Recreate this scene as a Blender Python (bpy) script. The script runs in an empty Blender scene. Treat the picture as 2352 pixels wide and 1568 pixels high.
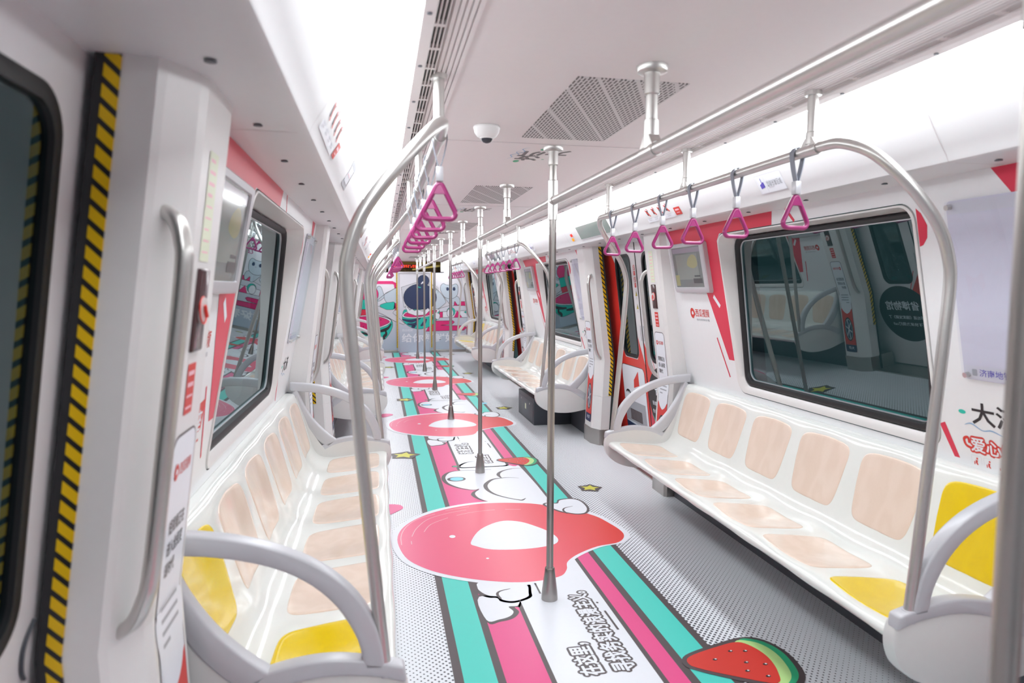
import bpy, bmesh, math, random
from mathutils import Vector, Matrix
RND = random.Random(11)
SC = bpy.context.scene
COL = SC.collection
PI = math.pi

# ------------------------------------------------------------------ camera
# car-centred metres: x right, y along the train, z up from the floor
def setup_camera():
    F, W = 1568.0, 2352.0
    dy = Vector((871.67 - 1176.0, -(663.64 - 784.0), -F)).normalized()
    u = Vector((0, 1, 0)); z0 = (u - dy * u.dot(dy)).normalized(); x0 = dy.cross(z0)
    r = -0.0105
    z = z0 * math.cos(r) + x0 * math.sin(r)
    x = dy.cross(z)
    rot = Matrix((x, dy, z))                      # rows: world axes in camera space
    cd = bpy.data.cameras.new('camera'); cam = bpy.data.objects.new('camera', cd); COL.objects.link(cam)
    cd.sensor_width = 36.0; cd.lens = 36.0 * F / W; cd.clip_start = 0.02; cd.clip_end = 200
    m = rot.to_4x4(); m.translation = Vector((-0.775, 0.0, 1.46)); cam.matrix_world = m
    cd.dof.use_dof = True; cd.dof.focus_distance = 4.8; cd.dof.aperture_fstop = 3.2
    SC.camera = cam
setup_camera()

# ------------------------------------------------------------------ world, exposure
wd = bpy.data.worlds.new('depot_dark'); SC.world = wd; wd.use_nodes = True
wd.node_tree.nodes['Background'].inputs[0].default_value = (0.036, 0.060, 0.064, 1)
wd.node_tree.nodes['Background'].inputs[1].default_value = 1.0
SC.view_settings.view_transform = 'Standard'; SC.view_settings.look = 'None'
SC.view_settings.gamma = 1.0; SC.view_settings.exposure = 0.0
LIGHT_STRENGTH = 9.8

# ------------------------------------------------------------------ materials
def lin(c):
    if isinstance(c, str):
        c = [int(c[i:i + 2], 16) / 255 for i in (0, 2, 4)]
    return tuple(v / 12.92 if v <= 0.04045 else ((v + 0.055) / 1.055) ** 2.4 for v in c) + (1,)
MATS = {}
class NT:
    def __init__(s, name):
        s.m = bpy.data.materials.new(name); s.m.use_nodes = True
        s.t = s.m.node_tree; s.b = s.t.nodes['Principled BSDF']; s.out = s.t.nodes['Material Output']
    def n(s, typ, **kw):
        o = s.t.nodes.new(typ)
        for k, v in kw.items(): setattr(o, k, v)
        return o
    def set(s, node, key, val):
        if hasattr(val, 'is_linked') or isinstance(val, bpy.types.NodeSocket): s.t.links.new(val, node.inputs[key])
        else: node.inputs[key].default_value = val
    def m_(s, op, a, b=0.0, c=0.0):
        o = s.n('ShaderNodeMath', operation=op)
        s.set(o, 0, a); s.set(o, 1, b)
        if op in ('SMOOTH_MIN', 'MULTIPLY_ADD', 'COMPARE'): s.set(o, 2, c)
        return o.outputs[0]
    def mix(s, fac, a, b):
        o = s.n('ShaderNodeMix', data_type='RGBA')
        s.set(o, 0, fac); s.set(o, 6, a); s.set(o, 7, b)
        return o.outputs[2]
    def pos(s):
        g = s.n('ShaderNodeNewGeometry'); p = s.n('ShaderNodeSeparateXYZ')
        s.t.links.new(g.outputs['Position'], p.inputs[0]); return p.outputs
    def base(s, col): s.set(s.b, 'Base Color', col)
def mat(name, col, rough=0.45, metal=0.0, coat=0.0, var=0.03, bump=0.0, scale=40.0, spec=0.5):
    if name in MATS: return MATS[name]
    t = NT(name); c = lin(col)
    nz = t.n('ShaderNodeTexNoise'); nz.inputs['Scale'].default_value = scale; nz.inputs['Detail'].default_value = 3
    tc = t.n('ShaderNodeTexCoord'); t.t.links.new(tc.outputs['Object'], nz.inputs['Vector'])
    d = tuple(max(0, v * (1 - var)) for v in c[:3]) + (1,)
    t.base(t.mix(nz.outputs[0], d, c))
    t.b.inputs['Roughness'].default_value = rough; t.b.inputs['Metallic'].default_value = metal
    t.b.inputs['Coat Weight'].default_value = coat; t.b.inputs['Coat Roughness'].default_value = 0.08
    t.b.inputs['Specular IOR Level'].default_value = spec
    if bump:
        b = t.n('ShaderNodeBump'); b.inputs['Strength'].default_value = bump; b.inputs['Distance'].default_value = 0.002
        t.t.links.new(nz.outputs[0], b.inputs['Height']); t.t.links.new(b.outputs[0], t.b.inputs['Normal'])
    MATS[name] = t.m
    return t.m
def emis(name, col, st):
    t = NT(name); t.base((0, 0, 0, 1)); t.b.inputs['Emission Color'].default_value = lin(col)
    t.b.inputs['Emission Strength'].default_value = st; MATS[name] = t.m; return t.m
def floor_mat():
    t = NT('dotted_vinyl_floor'); x, y, z = t.pos()
    p = 0.026
    def lattice(o):
        fx = t.m_('SUBTRACT', t.m_('FRACT', t.m_('ADD', t.m_('DIVIDE', x, p), o)), 0.5)
        fy = t.m_('SUBTRACT', t.m_('FRACT', t.m_('ADD', t.m_('DIVIDE', y, p * 1.15), o)), 0.5)
        return t.m_('SQRT', t.m_('ADD', t.m_('MULTIPLY', fx, fx), t.m_('MULTIPLY', fy, fy)))
    d = t.m_('MINIMUM', lattice(50.0), lattice(50.5))
    ax = t.m_('ABSOLUTE', x)
    r = t.m_('SUBTRACT', 0.245, t.m_('MULTIPLY', t.m_('SUBTRACT', ax, 0.54), 0.36))
    left = t.m_('MULTIPLY', t.m_('LESS_THAN', x, 0.0), 0.075)
    r = t.m_('MAXIMUM', t.m_('SUBTRACT', r, left), 0.065)
    k = t.n('ShaderNodeMapRange'); t.set(k, 'Value', t.m_('SUBTRACT', d, r))
    k.inputs['From Min'].default_value = -0.03; k.inputs['From Max'].default_value = 0.03
    k.inputs['To Min'].default_value = 1; k.inputs['To Max'].default_value = 0
    t.base(t.mix(k.outputs[0], lin('edf0f5'), lin('3a3d47')))
    t.b.inputs['Roughness'].default_value = 0.38
    MATS['floor'] = t.m; return t.m
def hazard_mat():
    t = NT('hazard_stripes'); x, y, z = t.pos()
    f = t.m_('FRACT', t.m_('DIVIDE', t.m_('ADD', z, t.m_('ADD', x, 10.0)), 0.0385))
    t.base(t.mix(t.m_('GREATER_THAN', f, 0.64), lin('e8bd00'), lin('18161a')))
    t.b.inputs['Roughness'].default_value = 0.4
    MATS['hazard'] = t.m; return t.m
def wood_mat(name, c0, c1):
    t = NT(name); tc = t.n('ShaderNodeTexCoord'); mp = t.n('ShaderNodeMapping')
    mp.inputs['Scale'].default_value = (3.2, 3.4, 1.1)
    t.t.links.new(tc.outputs['Object'], mp.inputs[0])
    nz = t.n('ShaderNodeTexNoise'); nz.inputs['Scale'].default_value = 1.6; nz.inputs['Detail'].default_value = 2
    t.t.links.new(mp.outputs[0], nz.inputs[0])
    f = t.m_('MULTIPLY', t.m_('ADD', t.m_('SINE', t.m_('MULTIPLY', nz.outputs[0], 40.0)), 1.0), 0.5)
    fine = t.n('ShaderNodeTexNoise'); fine.inputs['Scale'].default_value = 60
    t.t.links.new(mp.outputs[0], fine.inputs[0])
    t.base(t.mix(t.m_('ADD', t.m_('MULTIPLY', f, 0.38), t.m_('MULTIPLY', fine.outputs[0], 0.4)), lin(c0), lin(c1)))
    t.b.inputs['Roughness'].default_value = 0.16; t.b.inputs['Coat Weight'].default_value = 0.25; t.b.inputs['Coat Roughness'].default_value = 0.06
    MATS[name] = t.m; return t.m
def grad_mat(name, axis, v0, v1, c0, c1, rough=0.4):
    t = NT(name); p = t.pos(); k = t.n('ShaderNodeMapRange'); t.set(k, 'Value', p[axis])
    k.inputs['From Min'].default_value = v0; k.inputs['From Max'].default_value = v1
    t.base(t.mix(k.outputs[0], lin(c0), lin(c1))); t.b.inputs['Roughness'].default_value = rough
    MATS[name] = t.m; return t.m
def grille_mat():
    t = NT('perforated_air_grille'); x, y, z = t.pos()
    cx, cy = 0.0125, 0.040
    row = t.m_('FLOOR', t.m_('DIVIDE', t.m_('ADD', x, 5), cx))
    off = t.m_('FRACT', t.m_('MULTIPLY', row, 0.37))
    fx = t.m_('ABSOLUTE', t.m_('SUBTRACT', t.m_('FRACT', t.m_('DIVIDE', t.m_('ADD', x, 5), cx)), 0.5))
    fy = t.m_('ABSOLUTE', t.m_('SUBTRACT', t.m_('FRACT', t.m_('ADD', t.m_('DIVIDE', y, cy), off)), 0.5))
    hole = t.m_('MULTIPLY', t.m_('LESS_THAN', fx, 0.25), t.m_('LESS_THAN', fy, 0.40))
    dg = t.m_('FRACT', t.m_('DIVIDE', t.m_('ADD', t.m_('SUBTRACT', t.m_('MULTIPLY', y, 0.5), x), 20.0), 0.125))
    hole = t.m_('MULTIPLY', hole, t.m_('GREATER_THAN', dg, 0.11))
    t.base(t.mix(hole, lin('d6d2d2'), lin('5b5453'))); t.b.inputs['Roughness'].default_value = 0.5
    MATS['grille'] = t.m; return t.m
def glass_mat(name, tint, refl_ior=2.25, trans=0.55):
    t = NT(name)
    fr = t.n('ShaderNodeFresnel'); fr.inputs['IOR'].default_value = refl_ior
    gl = t.n('ShaderNodeBsdfGlossy'); gl.inputs['Roughness'].default_value = 0.012; gl.inputs['Color'].default_value = (0.82, 0.95, 0.97, 1)
    tr = t.n('ShaderNodeBsdfTransparent'); tr.inputs['Color'].default_value = lin(tint)
    mx = t.n('ShaderNodeMixShader')
    bk = t.n('ShaderNodeNewGeometry')
    fac = t.m_('MULTIPLY', fr.outputs[0], t.m_('SUBTRACT', 1.0, bk.outputs['Backfacing']))
    t.t.links.new(fac, mx.inputs[0]); t.t.links.new(tr.outputs[0], mx.inputs[1]); t.t.links.new(gl.outputs[0], mx.inputs[2])
    t.t.links.new(mx.outputs[0], t.out.inputs[0])
    MATS[name] = t.m; return t.m

M_CEIL = mat('ceiling_panel', 'f0e9e9', 0.5)
M_COVE = mat('cove_panel', 'e1e1e3', 0.4)
M_WALL = mat('wall_panel', 'eff0f2', 0.33)
M_PILL = mat('pillar_panel', 'e8e6e5', 0.28)
M_DOOR = mat('door_leaf_paint', 'e4e1e3', 0.3)
M_FLOOR = floor_mat()
M_HAZ = hazard_mat()
M_STEEL = mat('brushed_steel', 'd3d1ce', 0.33, 0.9, var=0.06, scale=90)
M_STEELD = mat('satin_steel_pole', 'b3afab', 0.30, 0.92, var=0.06, scale=90)
M_ALU = mat('silver_painted_aluminium', 'cdcdd2', 0.36, 0.12)
M_SEAT = mat('gloss_white_seat_shell', 'eef0ec', 0.14, coat=0.3)
M_WOOD = wood_mat('pale_peach_wood_pad', 'f0dccd', 'e6cfbd')
M_YEL = wood_mat('yellow_pad', 'f0d000', 'e9c700')
M_BLACK = mat('black_rubber', '1d1d20', 0.5)
M_DARK = mat('charcoal_metal', '43474f', 0.45)
M_KICK = mat('grey_kick_panel', '5a5d65', 0.45)
M_MAG = mat('magenta_plastic', 'a33474', 0.28, coat=0.2)
M_BELT = mat('grey_strap_belt', '8b8f9a', 0.55)
M_GLASS = glass_mat('tinted_window_glass', 'b9cfd0')
M_DGLASS = glass_mat('door_window_glass', 'aebdbf', 1.9)
M_ACRYL = glass_mat('clear_acrylic_sheet', 'fcfcfe', 1.35)
M_LIGHT = emis('light_diffuser', 'f7fcff', LIGHT_STRENGTH)
M_GRILLE = grille_mat()
M_SILV = mat('silver_monitor_bezel', 'c9c8cd', 0.35, 0.2)
M_SCREEN = mat('dim_lcd_screen', '767c7c', 0.08, spec=0.8)
M_WHITE = mat('white_plastic', 'efeeee', 0.3)
M_LAMPR = emis('red_lamp_glow', 'f03020', 1.2)
M_LAMPA = emis('amber_lamp_glow', 'ffa010', 1.2)
M_LED = emis('red_led_text', 'ff3a14', 3.0)
# print colours
A_RED = mat('print_red', 'e03350', 0.33)
A_SIGNRED = mat('print_sign_red', 'd8392f', 0.4)
A_DOORRED = mat('print_door_red', 'e0382f', 0.33)
A_PINK = mat('print_pink', 'ea4f8f', 0.36)
A_MURALPINK = mat('print_mural_pink', 'e22a78', 0.36)
A_TEAL = mat('print_teal', '4fd6c8', 0.36)
A_MTEAL = mat('print_mural_teal', '1fc6b2', 0.36)
A_INK = mat('print_ink', '544a4c', 0.4)
A_BLACK = mat('print_black', '2b2a2d', 0.4)
A_WHITE = mat('print_white', 'eceff6', 0.36)
A_BLUE = mat('print_sky_blue', '86dcf2', 0.36)
A_YEL = mat('print_lemon', 'dcd84a', 0.36)
A_GREEN = mat('print_green', '2fb07d', 0.36)
A_LIME = mat('print_lime', 'bfe795', 0.36)
A_GREY = mat('print_grey', 'a9acb3', 0.4)
A_LGREY = mat('print_pale_grey', 'd5d6dd', 0.4)
A_NAVY = mat('print_navy', '2b3a5e', 0.36)
A_CATBLUE = mat('print_cat_blue', 'c6d3de', 0.36)
A_CREAM = mat('print_pale_green', 'e6ecd2', 0.4)
A_VIOLET = mat('print_violet', '5a50b8', 0.4)
A_LBLUE = mat('print_line_blue', '8fb4d6', 0.4)
A_WARN = mat('print_warning_yellow', 'e8d53a', 0.4)
A_SHINE = mat('print_shine_pink', 'f6c3cd', 0.4)
A_CORAL = grad_mat('print_coral_fade', 0, -0.6, 0.6, 'f0648c', 'e4443f', 0.33)
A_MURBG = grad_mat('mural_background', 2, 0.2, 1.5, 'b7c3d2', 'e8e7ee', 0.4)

# ------------------------------------------------------------------ mesh tools
def catmull(pts, n=6, closed=False):
    pts = [Vector(p) for p in pts]; N = len(pts); out = []
    rng = range(N) if closed else range(N - 1)
    for i in rng:
        if closed: a, b, c, d = pts[(i - 1) % N], pts[i], pts[(i + 1) % N], pts[(i + 2) % N]
        else: a, b, c, d = pts[max(i - 1, 0)], pts[i], pts[i + 1], pts[min(i + 2, N - 1)]
        for k in range(n):
            t = k / n
            out.append(0.5 * ((2 * b) + (c - a) * t + (2 * a - 5 * b + 4 * c - d) * t * t + (3 * b - a - 3 * c + d) * t ** 3))
    if not closed: out.append(pts[-1])
    return out
def rrect(x0, x1, y0, y1, r, n=6):
    out = []
    for cx, cy, a0 in ((x1 - r, y1 - r, 0), (x0 + r, y1 - r, 90), (x0 + r, y0 + r, 180), (x1 - r, y0 + r, 270)):
        for k in range(n + 1):
            a = math.radians(a0 + 90 * k / n); out.append((cx + r * math.cos(a), cy + r * math.sin(a)))
    return out
def ellipse(cx, cy, rx, ry, n=28, a0=0, a1=360):
    return [(cx + rx * math.cos(math.radians(a0 + (a1 - a0) * k / n)), cy + ry * math.sin(math.radians(a0 + (a1 - a0) * k / n))) for k in range(n)]
class MB:
    def __init__(s): s.v = []; s.f = []; s.mi = []
    def add(s, verts, faces, m=0):
        o = len(s.v); s.v += [tuple(v) for v in verts]
        for f in faces: s.f.append([i + o for i in f]); s.mi.append(m)
    def box(s, a, b, m=0):
        x0, y0, z0 = a; x1, y1, z1 = b
        s.add([(x0, y0, z0), (x1, y0, z0), (x1, y1, z0), (x0, y1, z0), (x0, y0, z1), (x1, y0, z1), (x1, y1, z1), (x0, y1, z1)],
              [(0, 3, 2, 1), (4, 5, 6, 7), (0, 1, 5, 4), (1, 2, 6, 5), (2, 3, 7, 6), (3, 0, 4, 7)], m)
    def tube(s, path, r, seg=12, closed=False, m=0, sec=None, up=(0, 0, 1), flat=None):
        path = [Vector(p) for p in path]; N = len(path)
        prof = sec or [(r * math.cos(2 * PI * k / seg), r * math.sin(2 * PI * k / seg)) for k in range(seg)]
        K = len(prof); verts = []; nrm = None
        for i, p in enumerate(path):
            if closed: t = (path[(i + 1) % N] - path[i - 1]).normalized()
            else: t = (path[min(i + 1, N - 1)] - path[max(i - 1, 0)]).normalized()
            if flat is not None: b = Vector(flat); nrm = b.cross(t).normalized()
            else:
                if nrm is None:
                    u = Vector(up)
                    if abs(u.dot(t)) > 0.95: u = Vector((1, 0, 0))
                    nrm = (u - t * u.dot(t)).normalized()
                else: nrm = (nrm - t * nrm.dot(t)).normalized()
                b = t.cross(nrm)
            for a, c in prof: verts.append(p + nrm * a + b * c)
        faces = []
        for i in range(N if closed else N - 1):
            j = (i + 1) % N
            for k in range(K): faces.append((i * K + k, i * K + (k + 1) % K, j * K + (k + 1) % K, j * K + k))
        if not closed: faces += [tuple(range(K))[::-1], tuple((N - 1) * K + k for k in range(K))]
        s.add(verts, faces, m)
    def lathe(s, prof, seg=24, c=(0, 0, 0), m=0):
        verts = []; faces = []
        for r, z in prof:
            for k in range(seg):
                a = 2 * PI * k / seg; verts.append((c[0] + r * math.cos(a), c[1] + r * math.sin(a), c[2] + z))
        for i in range(len(prof) - 1):
            for k in range(seg): faces.append((i * seg + k, i * seg + (k + 1) % seg, (i + 1) * seg + (k + 1) % seg, (i + 1) * seg + k))
        faces += [tuple(range(seg))[::-1], tuple((len(prof) - 1) * seg + k for k in range(seg))]
        s.add(verts, faces, m)
    def prism(s, poly, fa, fb, m=0):
        n = len(poly); s.add([fa(*p) for p in poly] + [fb(*p) for p in poly],
            [tuple(range(n))[::-1], tuple(range(n, 2 * n))] + [(i, (i + 1) % n, n + (i + 1) % n, n + i) for i in range(n)], m)
    def loops(s, L, m=0, cap0=False, cap1=False):
        n = len(L[0]); v = [p for l in L for p in l]; f = []
        for i in range(len(L) - 1):
            for k in range(n): f.append((i * n + k, i * n + (k + 1) % n, (i + 1) * n + (k + 1) % n, (i + 1) * n + k))
        if cap0: f.append(tuple(range(n))[::-1])
        if cap1: f.append(tuple((len(L) - 1) * n + k for k in range(n)))
        s.add(v, f, m)
    def grid(s, rows, m=0):
        n = len(rows[0]); s.add([p for r in rows for p in r],
            [(i * n + k, i * n + k + 1, (i + 1) * n + k + 1, (i + 1) * n + k) for i in range(len(rows) - 1) for k in range(n - 1)], m)
    def mesh(s, name, mats, off=(0, 0, 0), angle=35, bevel=0, fix=True):
        me = bpy.data.meshes.new(name)
        me.from_pydata([(a - off[0], b - off[1], c - off[2]) for a, b, c in s.v], [], s.f)
        for m in (mats if isinstance(mats, (list, tuple)) else [mats]): me.materials.append(m)
        me.polygons.foreach_set('material_index', s.mi)
        if fix or bevel:
            bm = bmesh.new(); bm.from_mesh(me)
            bmesh.ops.recalc_face_normals(bm, faces=bm.faces[:])
            if bevel:
                ed = [e for e in bm.edges if len(e.link_faces) == 2 and e.calc_face_angle(0) > math.radians(40)]
                bmesh.ops.bevel(bm, geom=ed, offset=bevel, segments=2, affect='EDGES', profile=0.5, clamp_overlap=True)
            bm.to_mesh(me); bm.free()
        me.polygons.foreach_set('use_smooth', [True] * len(me.polygons))
        me.set_sharp_from_angle(angle=math.radians(angle)); me.update()
        return me
    def obj(s, name, mats, parent=None, **kw):
        return link(name, s.mesh(name, mats, **kw), parent)
def link(name, me, parent=None, loc=(0, 0, 0), rz=0.0):
    o = bpy.data.objects.new(name, me); COL.objects.link(o); o.location = loc; o.rotation_euler = (0, 0, rz)
    if parent: o.parent = parent
    return o
def tag(o, label=None, cat=None, group=None, kind=None):
    if label: o['label'] = label
    if cat: o['category'] = cat
    if group: o['group'] = group
    if kind: o['kind'] = kind
    return o
def thing(name, label, cat, loc=(0, 0, 0), rz=0.0, group=None):
    return tag(link(name, None, None, loc, rz), label, cat, group)
def struct(o, label=None, cat=None): return tag(o, label, cat, None, 'structure')
def dup(o, parent=None):
    c = o.copy(); COL.objects.link(c)
    if parent is not None: c.parent = parent
    for ch in list(o.children):
        dup(ch, c)
    return c
def dup_at(o, loc, rz, label, group=None):
    c = dup(o); c.location = loc; c.rotation_euler = (0, 0, rz); c['label'] = label
    if group: c['group'] = group
    return c

# ------------------------------------------------------------------ printed art (flat films with a thin stack of layers)
TXT = {}
def text_geo(body, bold=0.0, res=2):
    key = (body, bold)
    if key in TXT: return TXT[key]
    cu = bpy.data.curves.new('tmp_text', 'FONT'); cu.body = body; cu.size = 1.0; cu.offset = bold; cu.resolution_u = res
    cu.align_x = 'LEFT'; cu.fill_mode = 'FRONT'
    ob = bpy.data.objects.new('tmp_text', cu); COL.objects.link(ob)
    bpy.context.view_layer.update()
    dg = bpy.context.evaluated_depsgraph_get()
    me = bpy.data.meshes.new_from_object(ob.evaluated_get(dg))
    V = [(v.co.x, v.co.y) for v in me.vertices]; Fs = [list(p.vertices) for p in me.polygons]
    bpy.data.objects.remove(ob); bpy.data.curves.remove(cu); bpy.data.meshes.remove(me)
    TXT[key] = (V, Fs); return TXT[key]
class Art(MB):
    def __init__(s, fn, step=0.0003):
        super().__init__(); s.fn = fn; s.step = step; s.mats = []
    def mid(s, m):
        if m not in s.mats: s.mats.append(m)
        return s.mats.index(m)
    kink = None
    def poly(s, pts, m, layer=1):
        if s.kink is not None and min(p[1] for p in pts) < s.kink < max(p[1] for p in pts):
            for sg in (1, -1):          # cut the film where the panel behind it bends
                out = []; n = len(pts)
                for i in range(n):
                    a, b = pts[i], pts[(i + 1) % n]; da, db = sg * (a[1] - s.kink), sg * (b[1] - s.kink)
                    if da >= 0: out.append((a[0], a[1]))
                    if da * db < 0:
                        t = da / (da - db); out.append((a[0] + (b[0] - a[0]) * t, s.kink))
                if len(out) > 2: s.add([s.fn(p[0], p[1], layer * s.step) for p in out], [tuple(range(len(out)))], s.mid(m))
            return
        s.add([s.fn(p[0], p[1], layer * s.step) for p in pts], [tuple(range(len(pts)))], s.mid(m))
    def blob(s, pts, m, layer=1, n=5): s.poly([(p[0], p[1]) for p in catmull([(a, b, 0) for a, b in pts], n, True)], m, layer)
    def line(s, pts, w, m, layer=1, smooth=0, closed=False):
        P = [Vector((a, b, 0)) for a, b in pts]
        if smooth: P = catmull(P, smooth, closed)
        N = len(P); ws = w if isinstance(w, (list, tuple)) else [w]
        L = []; R = []
        for i, p in enumerate(P):
            t = (P[(i + 1) % N] - P[i - 1]) if closed else (P[min(i + 1, N - 1)] - P[max(i - 1, 0)])
            t.normalize(); n = Vector((-t.y, t.x, 0))
            u = i / (N - 1) * (len(ws) - 1); k = min(int(u), len(ws) - 2) if len(ws) > 1 else 0
            ww = ws[0] if len(ws) == 1 else ws[k] + (ws[k + 1] - ws[k]) * (u - k)
            L.append(p + n * ww / 2); R.append(p - n * ww / 2)
        if closed: L.append(L[0]); R.append(R[0])
        if s.kink is not None:
            for i in range(len(L) - 1): s.poly([(q.x, q.y) for q in (L[i], L[i + 1], R[i + 1], R[i])], m, layer)
            return
        v = [s.fn(p.x, p.y, layer * s.step) for p in L] + [s.fn(p.x, p.y, layer * s.step) for p in R]
        K = len(L); s.add(v, [(i, i + 1, K + i + 1, K + i) for i in range(K - 1)], s.mid(m))
    def text(s, body, x0, y0, h, m, layer=2, width=None, bold=0.0, rot=0.0):
        """left-baseline at x0,y0; h = character height; width squeezes the line"""
        V, Fs = text_geo(body, bold)
        if not V: return
        xs = [v[0] for v in V]; ys = [v[1] for v in V]
        x_0, x_1 = min(xs), max(xs); k = h / max(max(ys) - min(ys), 0.5); y_0 = min(ys)
        kx = width / (x_1 - x_0) if width else k
        c, sn = math.cos(rot), math.sin(rot)
        P = []
        for a, b in V:
            a = (a - x_0) * kx; b = (b - y_0) * k
            P.append(s.fn(x0 + a * c - b * sn, y0 + a * sn + b * c, layer * s.step))
        s.add(P, Fs, s.mid(m))
    def fat(s, body, x0, y0, h, m, layer, width, r, n=10):
        for k in range(n):
            a = 2 * PI * k / n; s.text(body, x0 + r * math.cos(a), y0 + r * math.sin(a), h, m, layer + 0.02 * k, width)
    def done(s, name, parent=None, **kw): return s.obj(name, s.mats, parent, fix=False, **kw)

# ------------------------------------------------------------------ cross-section of the car
BAYS = [3.045, 7.80, 12.53]
DOORS = [5.42, 10.165, 14.905]
Y0, Y1 = -2.6, 15.9
YL = -0.5            # light strips cut off here, out of view, to dim the near end
def Wx(z): return 1.356 - 0.1927 * (z - 0.813) if z >= 0.813 else 1.262 + (1.356 - 1.262) * z / 0.813
def Px(z): return 1.087 + 0.13 * (1.856 - z) if z >= 0.8 else 1.2243 - 0.03 * (0.8 - z) / 0.65
def Dx(z): return 1.295 + 0.125 * (1.9 - z)
def Gx(z): return 1.262 + 0.12 * (1.77 - z)

# floor ------------------------------------------------------------
b = MB(); b.box((-1.62, Y0, -0.05), (1.62, Y1 + 1.2, 0.0)); floor = struct(b.obj('floor', M_FLOOR))
tag(floor, 'dotted white vinyl floor of the carriage', 'floor')
# ceiling ------------------------------------------------------------
b = MB()
b.box((-0.535, Y0, 2.10), (0.535, Y1 + 1.2, 2.14)); ceil = struct(b.obj('ceiling', M_CEIL), 'flat pale ceiling panel down the middle', 'ceiling')
b = MB()
for y in (2.98, 5.24, 7.5, 9.8, 12.1): b.box((-0.534, y, 2.0985), (0.534, y + 0.004, 2.101))
b.obj('panel_joint', mat('joint_grey', 'cfc8c9', 0.6), ceil)  # thin grey joint lines between the panels
for sd in (-1, 1):
    nm = 'left' if sd < 0 else 'right'
    # ribbed vent strip between ceiling and light
    prof = [(0.535, 2.10)]; x = 0.537
    for k in range(5): prof += [(x, 2.096), (x + 0.010, 2.096), (x + 0.0105, 2.104), (x + 0.0135, 2.104)]; x += 0.0138
    prof += [(0.607, 2.094), (0.607, 2.110), (0.640, 2.110), (0.640, 2.088), (0.644, 2.080), (0.672, 2.077), (0.676, 2.085), (0.676, 2.15), (0.535, 2.15)]
    b = MB(); b.prism(prof, lambda x, z: (sd * x, Y0, z), lambda x, z: (sd * x, Y1, z))
    vs = struct(b.obj('trim_1' if sd < 0 else 'trim_2', M_CEIL, angle=20), 'ribbed vent strip along the %s edge of the ceiling' % nm, 'trim')
    b = MB()
    for k in range(4):
        xx = 0.609 + k * 0.0102; b.box((sd * xx if sd > 0 else sd * (xx + 0.0035), Y0, 2.092), (sd * (xx + 0.0035) if sd > 0 else sd * xx, Y1, 2.104))
    y = Y0
    while y < Y1: b.box((min(sd * 0.608, sd * 0.641), y, 2.093), (max(sd * 0.608, sd * 0.641), y + 0.018, 2.104)); y += 0.165
    b.obj('vent_louvre', M_CEIL, vs)
    b = MB(); b.box((min(sd * 0.606, sd * 0.642), Y0, 2.106), (max(sd * 0.606, sd * 0.642), Y1, 2.109)); b.obj('vent_shadow_gap', M_BLACK, vs)
    b = MB()
    for k in range(40):
        y = -1.0 + 0.37 * k; b.lathe([(0.006, 0.0), (0.006, 0.003)], 8, (sd * 0.658, y, 2.0755))
    b.obj('screw_head', M_KICK, vs)
    # light diffuser
    b = MB(); b.prism([(0.674, 2.080), (0.77, 2.046), (0.864, 2.000), (0.868, 2.010), (0.775, 2.058), (0.676, 2.092)], lambda x, z: (sd * x, YL, z), lambda x, z: (sd * x, Y1, z))
    tag(b.obj('ceiling_light', M_LIGHT), 'continuous glowing white light strip along the %s ceiling edge' % nm, 'ceiling light')
    b = MB(); b.prism([(0.674, 2.080), (0.77, 2.046), (0.864, 2.000), (0.868, 2.010), (0.775, 2.058), (0.676, 2.092)], lambda x, z: (sd * x, Y0, z), lambda x, z: (sd * x, YL, z))
    b.obj('added_unlit_cover', M_COVE, vs)  # unseen unlit filler added behind the viewer, keeps the near end dimmer
    # cove: sloping panel, lip and underside
    prof = [(0.866, 1.999)] + [(0.866 + 0.075 * t, 1.999 - 0.125 * t - 0.006 * math.sin(PI * t)) for t in (0.25, 0.5, 0.75, 0.95)]
    prof += [(0.9425, 1.866), (0.947, 1.858), (0.957, 1.8545), (0.98, 1.8555), (1.06, 1.857), (1.15, 1.857), (1.50, 1.857), (1.50, 2.2), (0.87, 2.2)]
    b = MB(); b.prism(prof, lambda x, z: (sd * x, Y0, z), lambda x, z: (sd * x, Y1, z))
    cove = struct(b.obj('trim_3' if sd < 0 else 'trim_4', M_COVE, angle=25), 'white cove panel above the %s windows and doors' % nm, 'trim')
    b = MB()
    for y in (1.84, 4.78, 6.06, 9.5, 10.8):
        P = [(0.8655, 1.9985)] + [(0.866 + 0.075 * t, 1.999 - 0.125 * t - 0.006 * math.sin(PI * t)) for t in (0.25, 0.5, 0.75, 0.95)] + [(0.947, 1.8578), (0.98, 1.8555), (1.15, 1.857)]
        b.grid([[(sd * (x - 0.0006), yy, z - 0.0006) for x, z in P] for yy in (y, y + 0.003)])
    b.obj('panel_joint', mat('joint_grey', 'cfc8c9', 0.6), cove, fix=False)
    b = MB()
    for k in range(34):
        b.lathe([(0.011, 0.0), (0.011, 0.002), (0.007, 0.0035)], 10, (sd * 1.06, 0.35 + 0.475 * k, 1.8525))
    b.obj('screw_cap', M_KICK, cove)

# air grilles on the ceiling -------------------------------------------
for i, y in enumerate((2.03, 4.24, 6.60, 8.90, 11.2, 13.5)):
    b = MB(); b.box((-0.182, 0, -0.003), (0.178, 0.835, 0.0))
    g = b.obj('air_grille', M_GRILLE); g.location = (0, y, 2.1)
    tag(g, ['perforated ceiling air grille nearest the viewer, in front of the first pole', 'perforated ceiling air grille between the first and second floor poles',
            'perforated ceiling air grille just beyond the second floor pole', 'perforated ceiling air grille beyond the third floor pole',
            'perforated ceiling air grille beyond the fourth floor pole', 'perforated ceiling air grille nearest the end wall'][i], 'air grille', 'ceiling air grilles')
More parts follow.
